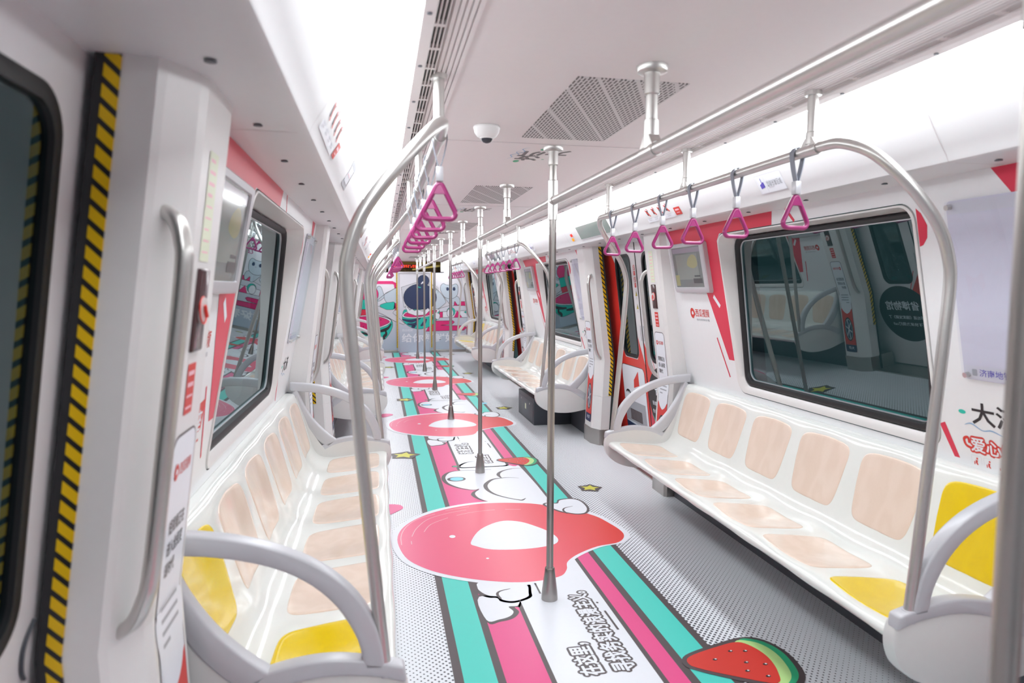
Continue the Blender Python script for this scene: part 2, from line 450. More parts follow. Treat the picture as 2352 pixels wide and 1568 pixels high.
# dome camera ------------------------------------------------------------
t = thing('dome_camera', 'white dome security camera on the ceiling left of the grille', 'security camera', (-0.354, 2.712, 2.1))
b = MB(); b.lathe([(0.050, 0.0), (0.053, -0.003), (0.053, -0.010), (0.051, -0.013), (0.049, -0.024), (0.038, -0.040), (0.026, -0.046)], 36); b.obj('housing', M_WHITE, t, angle=50)
b = MB(); b.lathe([(0.0235, -0.044), (0.022, -0.054), (0.015, -0.062), (0.006, -0.0655)], 28); o = b.obj('lens_dome', mat('smoked_dome', '3c3d45', 0.08), t); o['label'] = 'dark smoked lens dome'
b = MB(); b.lathe([(0.0275, -0.043), (0.0275, -0.048), (0.0235, -0.049)], 28); b.obj('lens_ring', M_WHITE, t)
# ceiling logos ------------------------------------------------------------
ar = Art(lambda u, v, h: (-u, v, 2.1 - 0.0004 - h))
for yb in (3.09, 5.38, 7.68, 10.0, 12.3):
    ar.fat('大', -0.105, yb + 0.02, 0.15, A_INK, 2, 0.10, .004, 6); ar.fat('济', 0.005, yb + 0.06, 0.22, A_INK, 2, 0.115, .004, 6)
    ar.poly(ellipse(0.03, yb + 0.01, 0.014, 0.022), A_GREEN); ar.poly(ellipse(0.10, yb + 0.31, 0.015, 0.03), A_GREEN)
    ar.poly(rrect(-0.06, -0.035, yb + 0.16, yb + 0.19, 0.003), A_SIGNRED); ar.poly(ellipse(-0.02, yb + 0.24, 0.007, 0.007), A_GREEN)
    ar.line([(0.10, yb - 0.02), (0.125, yb + 0.02), (0.105, yb + 0.07), (0.13, yb + 0.12), (0.155, yb + 0.16), (0.14, yb + 0.21), (0.155, yb + 0.25)], [0.001, 0.006, 0.004, 0.006, 0.001], A_LBLUE, 1, 6)
    ar.line([(0.12, yb + 0.05), (0.14, yb + 0.09), (0.12, yb + 0.14), (0.125, yb + 0.18)], [0.001, 0.005, 0.001], A_LBLUE, 1, 6)
ar.done('ceiling_logo', ceil)

# ------------------------------------------------------------------ floor film
def drop_logo(ar, cx, cy, w, m_red, m_white, layer=2, flip=1):
    """round drop with a hole, tail to the right"""
    O = [(-.5, 0), (-.43, .28), (-.25, .46), (0, .5), (.22, .42), (.40, .2), (.5, -.06), (.42, -.2), (.24, -.28), (.12, -.42), (-.05, -.5), (-.3, -.42), (-.45, -.24)]
    ar.blob([(cx + a * w * flip, cy + b_ * w) for a, b_ in O], m_red, layer)
    ar.blob([(cx + a * w * flip, cy + b_ * w) for a, b_ in [(-.2, 0), (-.1, .18), (.05, .2), (.2, .02), (.16, -.1), (0, -.14), (-.16, -.12)]], m_white, layer + 1)
film = Art(lambda u, v, h: (u, v, 0.0004 + h))
YA, YB = -0.8, 15.85
def band(x0, x1, m, l): film.poly([(x0, YA), (x1, YA), (x1, YB), (x0, YB)], m, l)
band(-0.515, 0.543, A_INK, 1); band(-0.480, -0.356, A_TEAL, 2); band(0.388, 0.510, A_TEAL, 2); band(-0.325, 0.352, A_PINK, 2)
RED = [(-0.688, 3.939), (-0.643, 4.153), (-0.522, 4.327), (-0.342, 4.453), (-0.113, 4.520), (0.108, 4.499), (0.3, 4.421), (0.549, 4.185), (0.625, 3.99), (0.648, 3.80), (0.575, 3.675), (0.43, 3.632), (0.288, 3.541), (0.202, 3.447), (0.170, 3.349), (0.105, 3.270), (-0.071, 3.239), (-0.26, 3.29), (-0.446, 3.395), (-0.571, 3.518), (-0.653, 3.676)]
DROP = [(-0.272, 3.821), (-0.186, 4.023), (-0.043, 4.145), (0.076, 4.118), (0.173, 3.993), (0.226, 3.88), (0.236, 3.77), (0.18, 3.698), (0.021, 3.667), (-0.161, 3.69), (-0.248, 3.756)]
CLOUD = [(0.145, 5.654), (0.072, 5.665), (0.004, 5.673), (-0.069, 5.635), (-0.124, 5.556), (-0.150, 5.475), (-0.150, 5.401), (-0.192, 5.388), (-0.244, 5.347), (-0.280, 5.254), (-0.291, 5.161), (-0.274, 5.047), (-0.225, 4.950), (-0.168, 4.888), (-0.109, 4.848), (-0.073, 4.862), (-0.112, 4.794), (-0.118, 4.730), (-0.104, 4.648), (-0.070, 4.588), (-0.039, 4.548), (0.016, 4.500), (0.15, 4.46), (0.352, 4.38), (0.352, 5.40), (0.30, 5.46)]
def star(cx, cy, r, a0, k=0.5, sy=1.0):
    return [(cx + (r if i % 2 == 0 else r * k) * math.cos(a0 + i * PI / 5), cy + sy * (r if i % 2 == 0 else r * k) * math.sin(a0 + i * PI / 5)) for i in range(10)]
def scaled(P, k):
    cx = sum(p[0] for p in P) / len(P); cy = sum(p[1] for p in P) / len(P)
    return [(cx + (x - cx) * k, cy + (y - cy) * k) for x, y in P]
def melon(d, x0, y0, k=1.0, rot=0.0):
    def T(P):
        c, s_ = math.cos(rot), math.sin(rot)
        return [(x0 + k * (a * c - b_ * s_), y0 + d + k * (a * s_ + b_ * c)) for a, b_ in P]
    film.blob(T([(-.20, .02), (-.16, .08), (0, .12), (.13, .135), (.20, .09), (.225, -.02), (.19, -.15), (.12, -.215), (.05, -.21), (-.07, -.12), (-.17, -.03)]), A_INK, 8)
    film.blob(T([(.10, .118), (.165, .105), (.20, .05), (.205, -.03), (.17, -.14), (.11, -.195), (.06, -.185), (.04, 0)]), A_GREEN, 9)
    film.blob(T([(.08, .112), (.14, .098), (.172, .05), (.176, -.03), (.145, -.13), (.10, -.18), (.06, -.18), (.02, 0)]), A_LIME, 10)
    film.blob(T([(-.18, .018), (-.15, .065), (0, .10), (.09, .105), (.125, .05), (.13, -.03), (.10, -.12), (.05, -.175), (-.06, -.10), (-.15, -.025)]), A_SIGNRED, 11)
    for a, b_ in ((-.07, .02), (.02, .055), (.075, .04), (.03, -.03), (.09, -.06), (.0, -.08), (.05, -.13)):
        film.poly(T(ellipse(a, b_, .010, .007, 10)), A_BLACK, 12); film.poly(T(ellipse(a + .004, b_ + .002, .004, .004, 8)), A_WHITE, 13)
def section(d, first):
    sh = lambda P: [(x, y + d) for x, y in P]
    # cloud figure beyond the red drop
    film.blob(sh(CLOUD), A_WHITE, 3, 4)
    film.line(sh([(0.004, 5.673), (-0.068, 5.648), (-0.130, 5.568), (-0.160, 5.477), (-0.157, 5.398)]), [.004, .012, .024, .024, .012], A_INK, 4, 5)
    film.line(sh([(0.10, 5.39), (-0.035, 5.387), (-0.104, 5.399), (-0.186, 5.393), (-0.249, 5.354), (-0.293, 5.266), (-0.305, 5.163), (-0.287, 5.041), (-0.227, 4.933), (-0.169, 4.874), (-0.109, 4.848), (-0.073, 4.868)]), [.006, .006, .008, .014, .028, .032, .022, .014, .010, .008], A_INK, 4, 5)
    film.line(sh([(-0.080, 4.85), (-0.118, 4.80), (-0.135, 4.735), (-0.120, 4.66), (-0.082, 4.585), (-0.040, 4.545)]), [.006, .022, .030, .022, .012, .006], A_INK, 4, 5)
    film.line(sh([(0.275, 5.101), (0.201, 5.126), (0.138, 5.126), (0.065, 5.097), (0.010, 5.014), (-0.016, 4.930), (-0.014, 4.826), (0.018, 4.721), (0.083, 4.630), (0.160, 4.562), (0.185, 4.552), (0.218, 4.590)]), [.003, .008, .014, .026, .032, .030, .022, .014, .012, .022, .003], A_INK, 5, 5)
    film.line(sh([(0.352, 5.381), (0.284, 5.387), (0.197, 5.340), (0.148, 5.277), (0.130, 5.211), (0.138, 5.135)]), [.004, .008, .014, .026, .028, .010], A_INK, 5, 5)
    film.poly(sh(ellipse(-0.208, 5.155, 0.072, 0.062)), A_INK, 5); film.poly(sh(ellipse(-0.205, 5.157, 0.052, 0.050)), A_BLUE, 6)
    film.poly(sh(ellipse(-0.178, 5.535, 0.028, 0.026)), A_INK, 4); film.poly(sh(ellipse(-0.176, 5.535, 0.020, 0.020)), A_GREEN, 5)
    # big red drop with white rim
    film.blob(sh(scaled(RED, 1.055)), A_WHITE, 6); film.blob(sh(RED), A_CORAL, 7); film.blob(sh(DROP), A_WHITE, 8)
    film.poly(sh(ellipse(-0.367, 3.934, 0.018, 0.024)), A_WHITE, 8); film.poly(sh(ellipse(-0.213, 3.571, 0.008, 0.010)), A_WHITE, 8)
    for P in ([(-0.666, 3.852), (-0.664, 3.999), (-0.628, 4.150), (-0.549, 4.281), (-0.436, 4.358)], [(-0.609, 3.852), (-0.609, 3.903)], [(-0.602, 3.976), (-0.566, 4.115), (-0.484, 4.269), (-0.351, 4.361), (-0.226, 4.405)],
              [(-0.527, 4.040), (-0.475, 4.169), (-0.360, 4.272)], [(-0.301, 4.307), (-0.180, 4.356), (-0.039, 4.376)], [(0.031, 4.372), (0.133, 4.354)], [(-0.363, 4.416), (-0.200, 4.469)]):
        film.line(sh(P), 0.0045, A_SHINE, 8, 5)
    # white paws holding the drop
    film.blob(sh([(0.301, 4.407), (0.328, 4.459), (0.398, 4.447), (0.434, 4.514), (0.532, 4.527), (0.587, 4.457), (0.590, 4.30), (0.544, 4.199), (0.478, 4.184), (0.418, 4.221), (0.365, 4.27)]), A_INK, 9)
    film.blob(sh([(0.318, 4.407), (0.340, 4.445), (0.405, 4.430), (0.440, 4.495), (0.525, 4.510), (0.572, 4.45), (0.575, 4.31), (0.536, 4.215), (0.478, 4.200), (0.425, 4.233), (0.375, 4.285)]), A_WHITE, 10)
    film.line(sh([(0.491, 4.353), (0.430, 4.327), (0.405, 4.279), (0.415, 4.215)]), [.004, .010, .014, .012], A_INK, 11, 5)
    film.blob(sh([(-0.30, 3.30), (-0.335, 3.22), (-0.322, 3.15), (-0.285, 3.105), (-0.243, 3.092), (-0.232, 3.055), (-0.188, 3.030), (-0.143, 3.035), (-0.085, 3.067), (-0.070, 3.115), (-0.075, 3.25)]), A_INK, 4)
    film.blob(sh([(-0.29, 3.28), (-0.318, 3.22), (-0.305, 3.165), (-0.275, 3.122), (-0.238, 3.108), (-0.222, 3.072), (-0.185, 3.048), (-0.143, 3.053), (-0.097, 3.081), (-0.085, 3.115), (-0.088, 3.23)]), A_WHITE, 5)
    film.line(sh([(-0.162, 3.180), (-0.217, 3.161), (-0.235, 3.129), (-0.226, 3.079)]), [.004, .010, .014, .010], A_INK, 6, 5)
    film.blob(sh([(-0.325, 3.14), (-0.325, 2.868), (-0.266, 2.862), (-0.205, 2.882), (-0.168, 2.935), (-0.178, 2.985), (-0.150, 2.99), (-0.150, 3.09)]), A_INK, 3)
    film.blob(sh([(-0.325, 3.12), (-0.325, 2.888), (-0.266, 2.883), (-0.215, 2.905), (-0.192, 2.945), (-0.205, 2.995), (-0.160, 3.0), (-0.156, 3.08)]), A_WHITE, 4)
    # white text panel
    film.poly(sh(rrect(-0.160, 0.272, 2.02, 3.55, 0.05)), A_INK, 3); film.poly(sh(rrect(-0.140, 0.250, 2.04, 3.53, 0.04)), A_WHITE, 4)
    def col(body, x, y0, ln, h):
        k = film.fn; film.fn = lambda u, v, hh: k(x + 0.098 - v, y0 + d + u, hh)
        film.fat(body, 0, 0, h, A_INK, 6, ln, h * .13, 12); film.fat(body, 0, 0, h, A_WHITE, 7, ln, h * .030, 6)
        film.fn = k
    if first:
        col('在这里，', -0.040, 2.385, 0.235, 0.094); col('寻找务实的浪漫主义。', 0.090, 2.39, 0.70, 0.094)
    else:
        col('在这里，', 0.05, 2.14, 0.30, 0.11); col('浪漫主义。', -0.07, 2.50, 0.42, 0.12)
    film.line(sh([(0.218, 2.876), (0.220, 2.699)]), .010, A_INK, 6); film.poly(sh(ellipse(0.21, 2.96, .006, .008, 10)), A_INK, 6)
    film.line(sh([(-0.03, 3.10), (-0.03, 3.22)]), .009, A_INK, 6); film.line(sh([(-0.03, 3.03), (-0.03, 3.045)]), .009, A_INK, 6)
    # stars
    film.blob(sh([(-0.76, 4.60), (-0.667, 4.602), (-0.635, 4.535), (-0.662, 4.475), (-0.76, 4.38)]), A_PINK, 5)
    film.poly(sh(ellipse(0.545, 2.9, .010, .014, 12)), A_INK, 5); film.poly(sh(ellipse(0.545, 2.9, .008, .010, 12)), A_WHITE, 6)
section(-3.45, False)
for i in range(4):
    section(3.45 * i, i == 0)
for cx, cy, r, a0 in ((0.735, 4.745, 0.085, 0.0), (-0.575, 5.99, 0.125, 0.1), (0.715, 8.21, 0.10, 0.05), (-0.46, 9.05, 0.12, 0.0), (0.72, 11.75, 0.10, 0.1), (-0.62, 12.9, 0.11, 0.0), (0.80, 15.3, 0.09, 0.0)):
    film.poly(scaled(star(cx, cy, r * 1.15, a0, 0.74), 1.0), A_INK, 8); film.poly(star(cx, cy, r * 0.84, a0, 0.50), A_YEL, 9)
melon(0, 0.59, 2.385, 1.06, 0.1)
for i, (mx, my, k) in enumerate(((0.36, 5.64, 0.85), (0.42, 9.4, 0.85), (0.42, 12.95, 0.85))): melon(0, mx, my, k, -0.1)
film.poly(ellipse(0.52, 8.6, .05, .06), A_BLUE, 8)
film.done('floor_graphic', floor)

# ------------------------------------------------------------------ wall bays (built for the right side about the bay centre)
def wall_map(off=0.0): return lambda u, v, h: (Wx(v) - off - 0.0005 - h, -u, v)      # u runs the way a rider reads
def seat_sign(ar, u0, z0):
    ar.fat('爱心专座', u0, z0 + .004, 0.052, A_SIGNRED, 2, 0.25, 0.0085, 12); ar.fat('爱心专座', u0, z0 + .004, 0.052, A_WHITE, 3, 0.25, .0014, 5)
    ar.line([(u0 + .02, z0 + .012), (u0 - .02, z0 + .018), (u0 - .03, z0 + .042), (u0 - .012, z0 + .05), (u0 - .008, z0 + .03)], .010, A_SIGNRED, 2, 5)
    for k in range(5):
        a = u0 - 0.005 + k * 0.052
        ar.line(rrect(a, a + .042, z0 - .052, z0 - .012, .003, 2), .001, A_LGREY, 2, 0, True)
        ar.poly(ellipse(a + .024, z0 - .022, .004, .004, 10), A_SIGNRED, 3); ar.line([(a + .022, z0 - .028), (a + .02, z0 - .038), (a + .027, z0 - .048)], [.009, .008, .004], A_SIGNRED, 3)
        ar.line([(a + .012, z0 - .034), (a + .012, z0 - .048)], .004, A_SIGNRED, 3)
def wall_art(sign):
    ar = Art(wall_map())
    # red sweep round the monitor and over the window (u = -eta)
    ar.poly([(-1.40, 1.856), (-0.10, 1.856), (-0.118, 1.79), (-0.66, 1.79), (-0.70, 1.75), (-0.70, 1.04), (-0.765, 1.04), (-0.925, 1.446)], A_RED, 1)
    ar.line([(-0.842, 1.425), (-0.778, 1.362)], 0.026, A_WHITE, 3)
    ar.line([(-0.878, 1.167), (-0.785, 0.93)], 0.013, A_RED, 1)
    ar.line([(0.016, 1.856), (0.075, 1.79)], 0.016, A_RED, 1)
    ar.poly([(0.823, 1.765), (0.845, 1.745), (0.868, 1.70), (0.862, 1.655), (0.84, 1.63), (0.823, 1.625)], A_RED, 1)
    ar.line([(0.832, 0.962), (0.895, 0.818)], [0.028, 0.022], A_RED, 1)
    ar.poly([(1.15, 1.856), (1.30, 1.856), (1.30, 1.70), (1.225, 1.757)], A_RED, 1)
    drop_logo(ar, -1.165, 1.310, 0.068, A_SIGNRED, A_WHITE, 2)
    ar.text('西瓜视频', -1.125, 1.288, 0.052, A_SIGNRED, 2, 0.19, 0.008)
    ar.text('给你新鲜好看', -1.12, 1.263, 0.014, A_GREY, 2, 0.18)
    # travel logo under the poster
    ar.poly(ellipse(0.93, 1.022, 0.016, 0.008, 16), A_MTEAL, 2)
    ar.text('大济', 0.97, 0.985, 0.082, A_BLACK, 2, 0.20, 0.016)
    ar.line([(0.935, 0.975), (0.965, 0.984), (1.01, 0.966), (1.05, 0.972), (1.11, 0.955)], [.001, .005, .003, .005, .001], A_LBLUE, 2, 6)
    if sign > 0: seat_sign(ar, 0.955, 0.878)
    if sign < 0:
        ar.poly([(-1.035, 1.015), (-0.865, 1.035), (-0.855, 1.13), (-0.90, 1.125), (-1.03, 1.115)], A_SIGNRED, 2)
        ar.fat('专座', -1.01, 1.035, 0.065, A_WHITE, 3, 0.135, .0016, 5); ar.line([(-1.01, .995), (-.87, 1.005)], .008, A_SIGNRED, 2)
        ar.line([(-1.03, .975), (-.89, .975)], .005, A_GREY, 2); ar.line([(-1.03, .962), (-.89, .962)], .004, A_LGREY, 2)
    return ar
def build_wall(sign):
    b = MB()
    hole = rrect(-0.70, 0.82, 0.85, 1.79, 0.075, 8)
    n = len(hole); outer = []
    for k, (u, v) in enumerate(hole):
        c = k // 9; t = (k % 9) / 8
        A, B = [((1.62, v), (u, 1.858)), ((u, 1.858), (-1.62, v)), ((-1.62, v), (u, 0.80)), ((u, 0.80), (1.62, v))][c]
        cor = [(1.62, 1.858), (-1.62, 1.858), (-1.62, 0.80), (1.62, 0.80)][c]
        outer.append(A if t == 0 else (B if t == 1 else cor))
    W = lambda u, v, o=0: (Wx(v) - o, -u, v)
    b.loops([[W(u, v) for u, v in hole], [W(u, v) for u, v in outer]])
    b.prism([(1.356, 0.815), (1.30, 0.800), (1.262, 0.0), (1.40, 0.0), (1.40, 0.815)], lambda x, z: (x, -1.41, z), lambda x, z: (x, 1.41, z), 1)
    me = b.mesh('wall', [M_WALL, M_KICK], fix=True)
    return me
WALL = {0: build_wall(0)}
ARTS = {}
for sg in (-1, 0, 1): ar = wall_art(sg); ARTS[sg] = ar.mesh('wall_graphic', ar.mats, fix=False)
# window parts
def W3(u, v, o=0): return (Wx(v) - o, -u, v)
def G3(u, v, o=0): return (Gx(v) - o, -u, v)
bz = MB()
bz.loops([[W3(*p, -0.02) for p in rrect(-0.70, 0.82, 0.85, 1.79, 0.075)], [W3(*p, 0.004) for p in rrect(-0.695, 0.815, 0.855, 1.785, 0.072)], [W3(*p, 0.005) for p in rrect(-0.683, 0.803, 0.867, 1.778, 0.068)],
          [G3(*p, 0.01) for p in rrect(-0.652, 0.777, 0.898, 1.772, 0.065)], [G3(*p, -0.03) for p in rrect(-0.650, 0.775, 0.900, 1.77, 0.065)]])
BEZEL = bz.mesh('bezel', M_PILL, angle=50)
gk = MB()
gk.loops([[G3(*p, -0.02) for p in rrect(-0.652, 0.777, 0.898, 1.772, 0.065)], [G3(*p, 0.008) for p in rrect(-0.648, 0.773, 0.902, 1.768, 0.065)], [G3(*p, 0.014) for p in rrect(-0.635, 0.760, 0.912, 1.760, 0.06)],
          [G3(*p, 0.008) for p in rrect(-0.622, 0.748, 0.930, 1.750, 0.055)], [G3(*p, -0.008) for p in rrect(-0.617, 0.743, 0.935, 1.745, 0.055)], [G3(*p, -0.03) for p in rrect(-0.617, 0.743, 0.935, 1.745, 0.055)]])
GASKET = gk.mesh('gasket', M_BLACK, angle=50)
sv = MB()
sv.loops([[G3(*p, -0.010) for p in rrect(-0.618, 0.744, 0.934, 1.746, 0.055)], [G3(*p, -0.009) for p in rrect(-0.613, 0.739, 0.939, 1.741, 0.05)], [G3(*p, -0.03) for p in rrect(-0.612, 0.738, 0.940, 1.740, 0.05)]])
SPACER = sv.mesh('spacer_bar', M_ALU)
pn = MB(); P = rrect(-0.622, 0.748, 0.930, 1.750, 0.055)
pn.loops([[G3(*p, -0.014) for p in P], [G3(*p, -0.020) for p in P]], 0, True, True)
PANE = pn.mesh('pane', M_GLASS)
sk = MB()   # outside shade of the window opening, the body skin
sk.loops([[G3(*p, -0.03) for p in rrect(-0.66, 0.785, 0.89, 1.78, 0.055)], [G3(*p, -0.14) for p in rrect(-0.66, 0.785, 0.89, 1.78, 0.055)]])
SKIN = sk.mesh('reveal', M_KICK)

# advert holder: clear sheet over a pale lilac card with four studs
po = MB()
U0, U1, V0, V1 = 0.965, 1.385, 1.15, 1.77
R1 = rrect(U0, U1, V0, V1, 0.018)
po.loops([[W3(*p, 0.006) for p in R1], [W3(*p, 0.002) for p in R1]], 0, True, True)
POST_CARD = po.mesh('poster_card', mat('lilac_white_card', 'dcdce8', 0.25))
ps = MB(); ps.loops([[W3(*p, 0.0165) for p in R1], [W3(*p, 0.0135) for p in R1]], 0, True, True)
POST_SHEET = ps.mesh('clear_cover', M_ACRYL)
pmap = lambda u, v, h: (Wx(v) - 0.0065 - h, -u, v)
pr = Art(pmap)
pr.poly([(U0 + .006, V0 + .004), (U1 - .006, V0 + .004), (U1 - .006, V0 + .05), (U0 + .006, V0 + .05)], A_LGREY, 1)
pr.text('济南地铁文化传媒', U0 + 0.065, V0 + 0.014, 0.026, A_VIOLET, 2, 0.25, 0.006); pr.poly(rrect(U0 + .035, U0 + .056, V0 + .014, V0 + .038, .004), A_GREY, 2)
POST_FOOT = pr.mesh('footer_strip', pr.mats, fix=False)
pr = Art(pmap)
pr.poly([(U0 + .006, V1 - .045), (U1 - .006, V1 - .045), (U1 - .006, V1 - .006), (U0 + .006, V1 - .006)], A_LGREY, 1)
pr.poly([(U0 + .27, V1 - .05), (U0 + .30, V1 - .05), (U0 + .34, V1 - .09), (U0 + .32, V1 - .1)], A_SIGNRED, 2)
POST_HEAD = pr.mesh('header_strip', pr.mats, fix=False)
POST_STUD = []
for u in (U0 + .018, U1 - .018):
    for v in (V0 + .018, V1 - .018):
        st = MB(); p = Vector(W3(u, v)); st.tube([p, p + Vector((-0.02, 0, -0.004)), p + Vector((-0.024, 0, -0.005))], 0.0095, 14)
        POST_STUD.append(st.mesh('stud', M_STEEL, angle=50))
# wall monitor
mo = MB(); q = rrect(-1.31, -0.83, 1.445, 1.762, 0.02)
mo.loops([[W3(*p, -0.01) for p in q], [W3(*p, 0.028) for p in q], [W3(*p, 0.034) for p in rrect(-1.304, -0.836, 1.451, 1.756, 0.018)], [W3(*p, 0.034) for p in rrect(-1.285, -0.875, 1.478, 1.738, 0.004)], [W3(*p, 0.026) for p in rrect(-1.282, -0.878, 1.481, 1.735, 0.004)]], 0, True, True)
MON_CASE = mo.mesh('monitor_case', M_SILV, angle=40)
ms = MB(); q = rrect(-1.283, -0.877, 1.480, 1.736, 0.004); ms.loops([[W3(*p, 0.0275) for p in q], [W3(*p, 0.024) for p in q]], 0, True, True)
MON_SCR = ms.mesh('screen', M_SCREEN)
si = Art(lambda u, v, h: (Wx(v) - .0279 - h, -u, v))
P_ = lambda a, c, d, e, m, l: si.poly([(a, d), (c, d), (c, e), (a, e)], m, l)
P_(-1.275, -.885, 1.70, 1.73, mat('screen_lilac', '988f9c', .1), 1); P_(-1.24, -.93, 1.53, 1.69, mat('screen_sage', '8d948f', .1), 1)
si.blob([(-1.06, 1.66), (-1.0, 1.685), (-.95, 1.67), (-.94, 1.62), (-1.0, 1.60), (-1.08, 1.62)], mat('screen_olive', 'a3a27a', .1), 2)
P_(-1.275, -1.22, 1.49, 1.56, mat('screen_olive', 'a3a27a', .1), 2); P_(-1.02, -.90, 1.505, 1.535, mat('screen_ink', '4b4d50', .1), 2); P_(-1.0, -.92, 1.545, 1.555, mat('screen_ink', '4b4d50', .1), 2)
MON_IMG = si.mesh('screen_image', si.mats, fix=False)
RB = 1.0
def place_bay(sd, i, yc, sign):
    """one wall bay with its window, poster and monitor; left bays are the right bay turned half round"""
    rz = 0 if sd > 0 else PI; loc = (0, yc, 0); nm = 'right' if sd > 0 else 'left'
    pos_ = ['nearest', 'middle', 'farthest'][i]
    w = link('wall_' + nm, WALL[0], None, loc, rz); struct(w, 'white %s side wall panel behind the %s bench' % (nm, pos_), 'wall')
    link('wall_graphic', ARTS[sign], w)
    k = (1 if sd < 0 else 4) + i
    wn = link('window_%d' % k, BEZEL, None, loc, rz); struct(wn, 'rounded %s side window above the %s bench' % (nm, pos_), 'window')
    link('gasket', GASKET, wn); pn_ = link('pane', PANE, wn); link('spacer_bar', SPACER, pn_); link('reveal', SKIN, wn)
    base = Vector((Wx(1.15), -0.5 * (U0 + U1), 1.15)); M = Matrix.Rotation(rz, 4, 'Z')
    t = thing('poster_frame', 'pale lilac advert holder with four studs on the %s %s wall' % (pos_, nm), 'poster frame', Vector(loc) + M @ base, rz, 'advert holders on the walls')
    for me in (POST_CARD, POST_SHEET, POST_FOOT, POST_HEAD, *POST_STUD):
        o = link(me.name.split('.')[0], me, t); o.location = -base
    base = Vector((Wx(1.445), 1.07, 1.445))
    t = thing('wall_monitor', 'silver framed wall screen beside the %s %s window' % (pos_, nm), 'monitor', Vector(loc) + M @ base, rz, 'wall monitors beside the windows')
    mc_ = link('monitor_case', MON_CASE, t); mc_.location = -base
    sc_ = link('screen', MON_SCR, t); sc_.location = -base; link('screen_image', MON_IMG, sc_)
YEL = {(1, 0): -1, (1, 2): 1, (-1, 0): 1, (-1, 2): 1}
SIGN = {(1, 0): 1, (1, 2): -1, (-1, 0): -1, (-1, 2): -1}
for i, yc in enumerate(BAYS):
    for sd in (1, -1): place_bay(sd, i, yc, SIGN.get((sd, i), 0))

# ------------------------------------------------------------------ door pillars
def pillar_meshes(s):
    """s = +1: door lies towards +y of the pillar (eta = +1.42..1.755), right side"""
    def ring(z):
        p = Px(z)
        if z < 0.14: p = max(p, 0)
        P = [(p + 0.12, 1.400), (p + 0.02, 1.405), (p, 1.425), (p, 1.625), (p + 0.008, 1.652), (p + 0.045, 1.728), (p + 0.056, 1.742), (p + 0.115, 1.745), (p + 0.139, 1.745), (p + 0.139, 1.405)]
        return [(x, s * y, z) for x, y in P]
    b = MB(); zs = [0.15, 0.46, 0.4601, 0.464, 0.4641, 0.8, 1.4, 1.858]
    L = [ring(z) for z in zs]
    for k in (2, 3):
        L[k] = [(x + 0.003, y - s * 0.002, z) for x, y, z in L[k]]
    b.loops(L, 0, True, True)
    body = b.mesh('door_pillar', M_PILL, angle=9)
    b = MB(); p = Px(0.15) - 0.004
    kp = [(p + 0.02, 1.40), (p + 0.0, 1.415), (p, 1.62), (p + 0.05, 1.73), (p + 0.1, 1.738), (p + 0.3, 1.738), (p + 0.3, 1.40)]
    b.prism(kp, lambda x, y: (x, s * y, 0.0), lambda x, y: (x, s * y, 0.15)); kick = b.mesh('kick_plate', M_STEELD, angle=25)
    b = MB()
    zs = [0.47, 0.8, 1.1, 1.4, 1.855]
    b.loops([[(Px(z) + 0.113, s * 1.7455, z), (Px(z) + 0.139, s * 1.7455, z), (Px(z) + 0.139, s * 1.7495, z), (Px(z) + 0.113, s * 1.7495, z)] for z in zs], 0, True, True)
    haz = b.mesh('hazard_strip', M_HAZ)
    b = MB()
    b.loops([[(Px(z) + 0.1395, s * 1.748, z), (Px(z) + 0.153, s * 1.752, z), (Px(z) + 0.157, s * 1.735, z), (Px(z) + 0.1395, s * 1.70, z)] for z in [0.0, 0.47, 0.8, 1.4, 1.856]], 0, True, True)
    seal = b.mesh('rubber_seal', M_BLACK)
    # printed strip on the aisle face; reads from below with u to the rider's right
    def fa(u, v, h): return (Px(v) - 0.0006 - h, -u, v)
    c = -s * 1.525
    ar = Art(fa); ar.kink = 0.8
    ar.line(rrect(c - .082, c + .082, 0.20, 1.16, 0.03, 4), 0.005, A_INK, 1, 0, True)
    ar.poly(rrect(c - .080, c + .080, 0.36, 1.158, 0.028, 4), A_WHITE, 2)
    ar.poly([(c - .08, .20), (c + .08, .20), (c + .08, .66), (c, .60), (c - .08, .66)], A_DOORRED, 3)
    ar.blob([(c - .078, .80), (c + .078, .80), (c + .078, .70), (c + .055, .635), (c, .605), (c - .055, .635), (c - .078, .70)], A_WHITE, 4)
    ar.poly(ellipse(c, .44, .062, .125), A_BLACK, 5); ar.poly(ellipse(c, .44, .052, .112), A_GREY, 6); ar.poly(ellipse(c, .44, .044, .10), A_NAVY, 7)
    for k in range(6):
        a = k * PI / 3 + .3; ar.line([(c, .44), (c + .046 * math.cos(a), .44 + .104 * math.sin(a))], .012, A_LGREY, 8)
    ar.poly(rrect(c - .08, c + .08, .20, .275, .01), A_NAVY, 5); ar.text('大济', c - .045, .225, .035, A_WHITE, 6, .085, .01)
    drop_logo(ar, c - .045, 1.085, .034, A_SIGNRED, A_WHITE, 5)
    ar.text('西瓜视频', c - .022, 1.073, .026, A_SIGNRED, 5, .082, .01)
    for k, w in enumerate(('短视频正在', '进入全民变', '现时代')):
        ar.text(w, c - .058, .955 - k * .045, .032, A_BLACK, 5, .11 * len(w) / 5, .012)
    for k in range(4): ar.line([(c - .055, .80 - k * .026), (c + (.055 if k < 3 else -.01), .80 - k * .026)], .009, A_GREY, 5)
    art = ar.mesh('pillar_graphic', ar.mats, fix=False)
    return body, kick, haz, seal, art
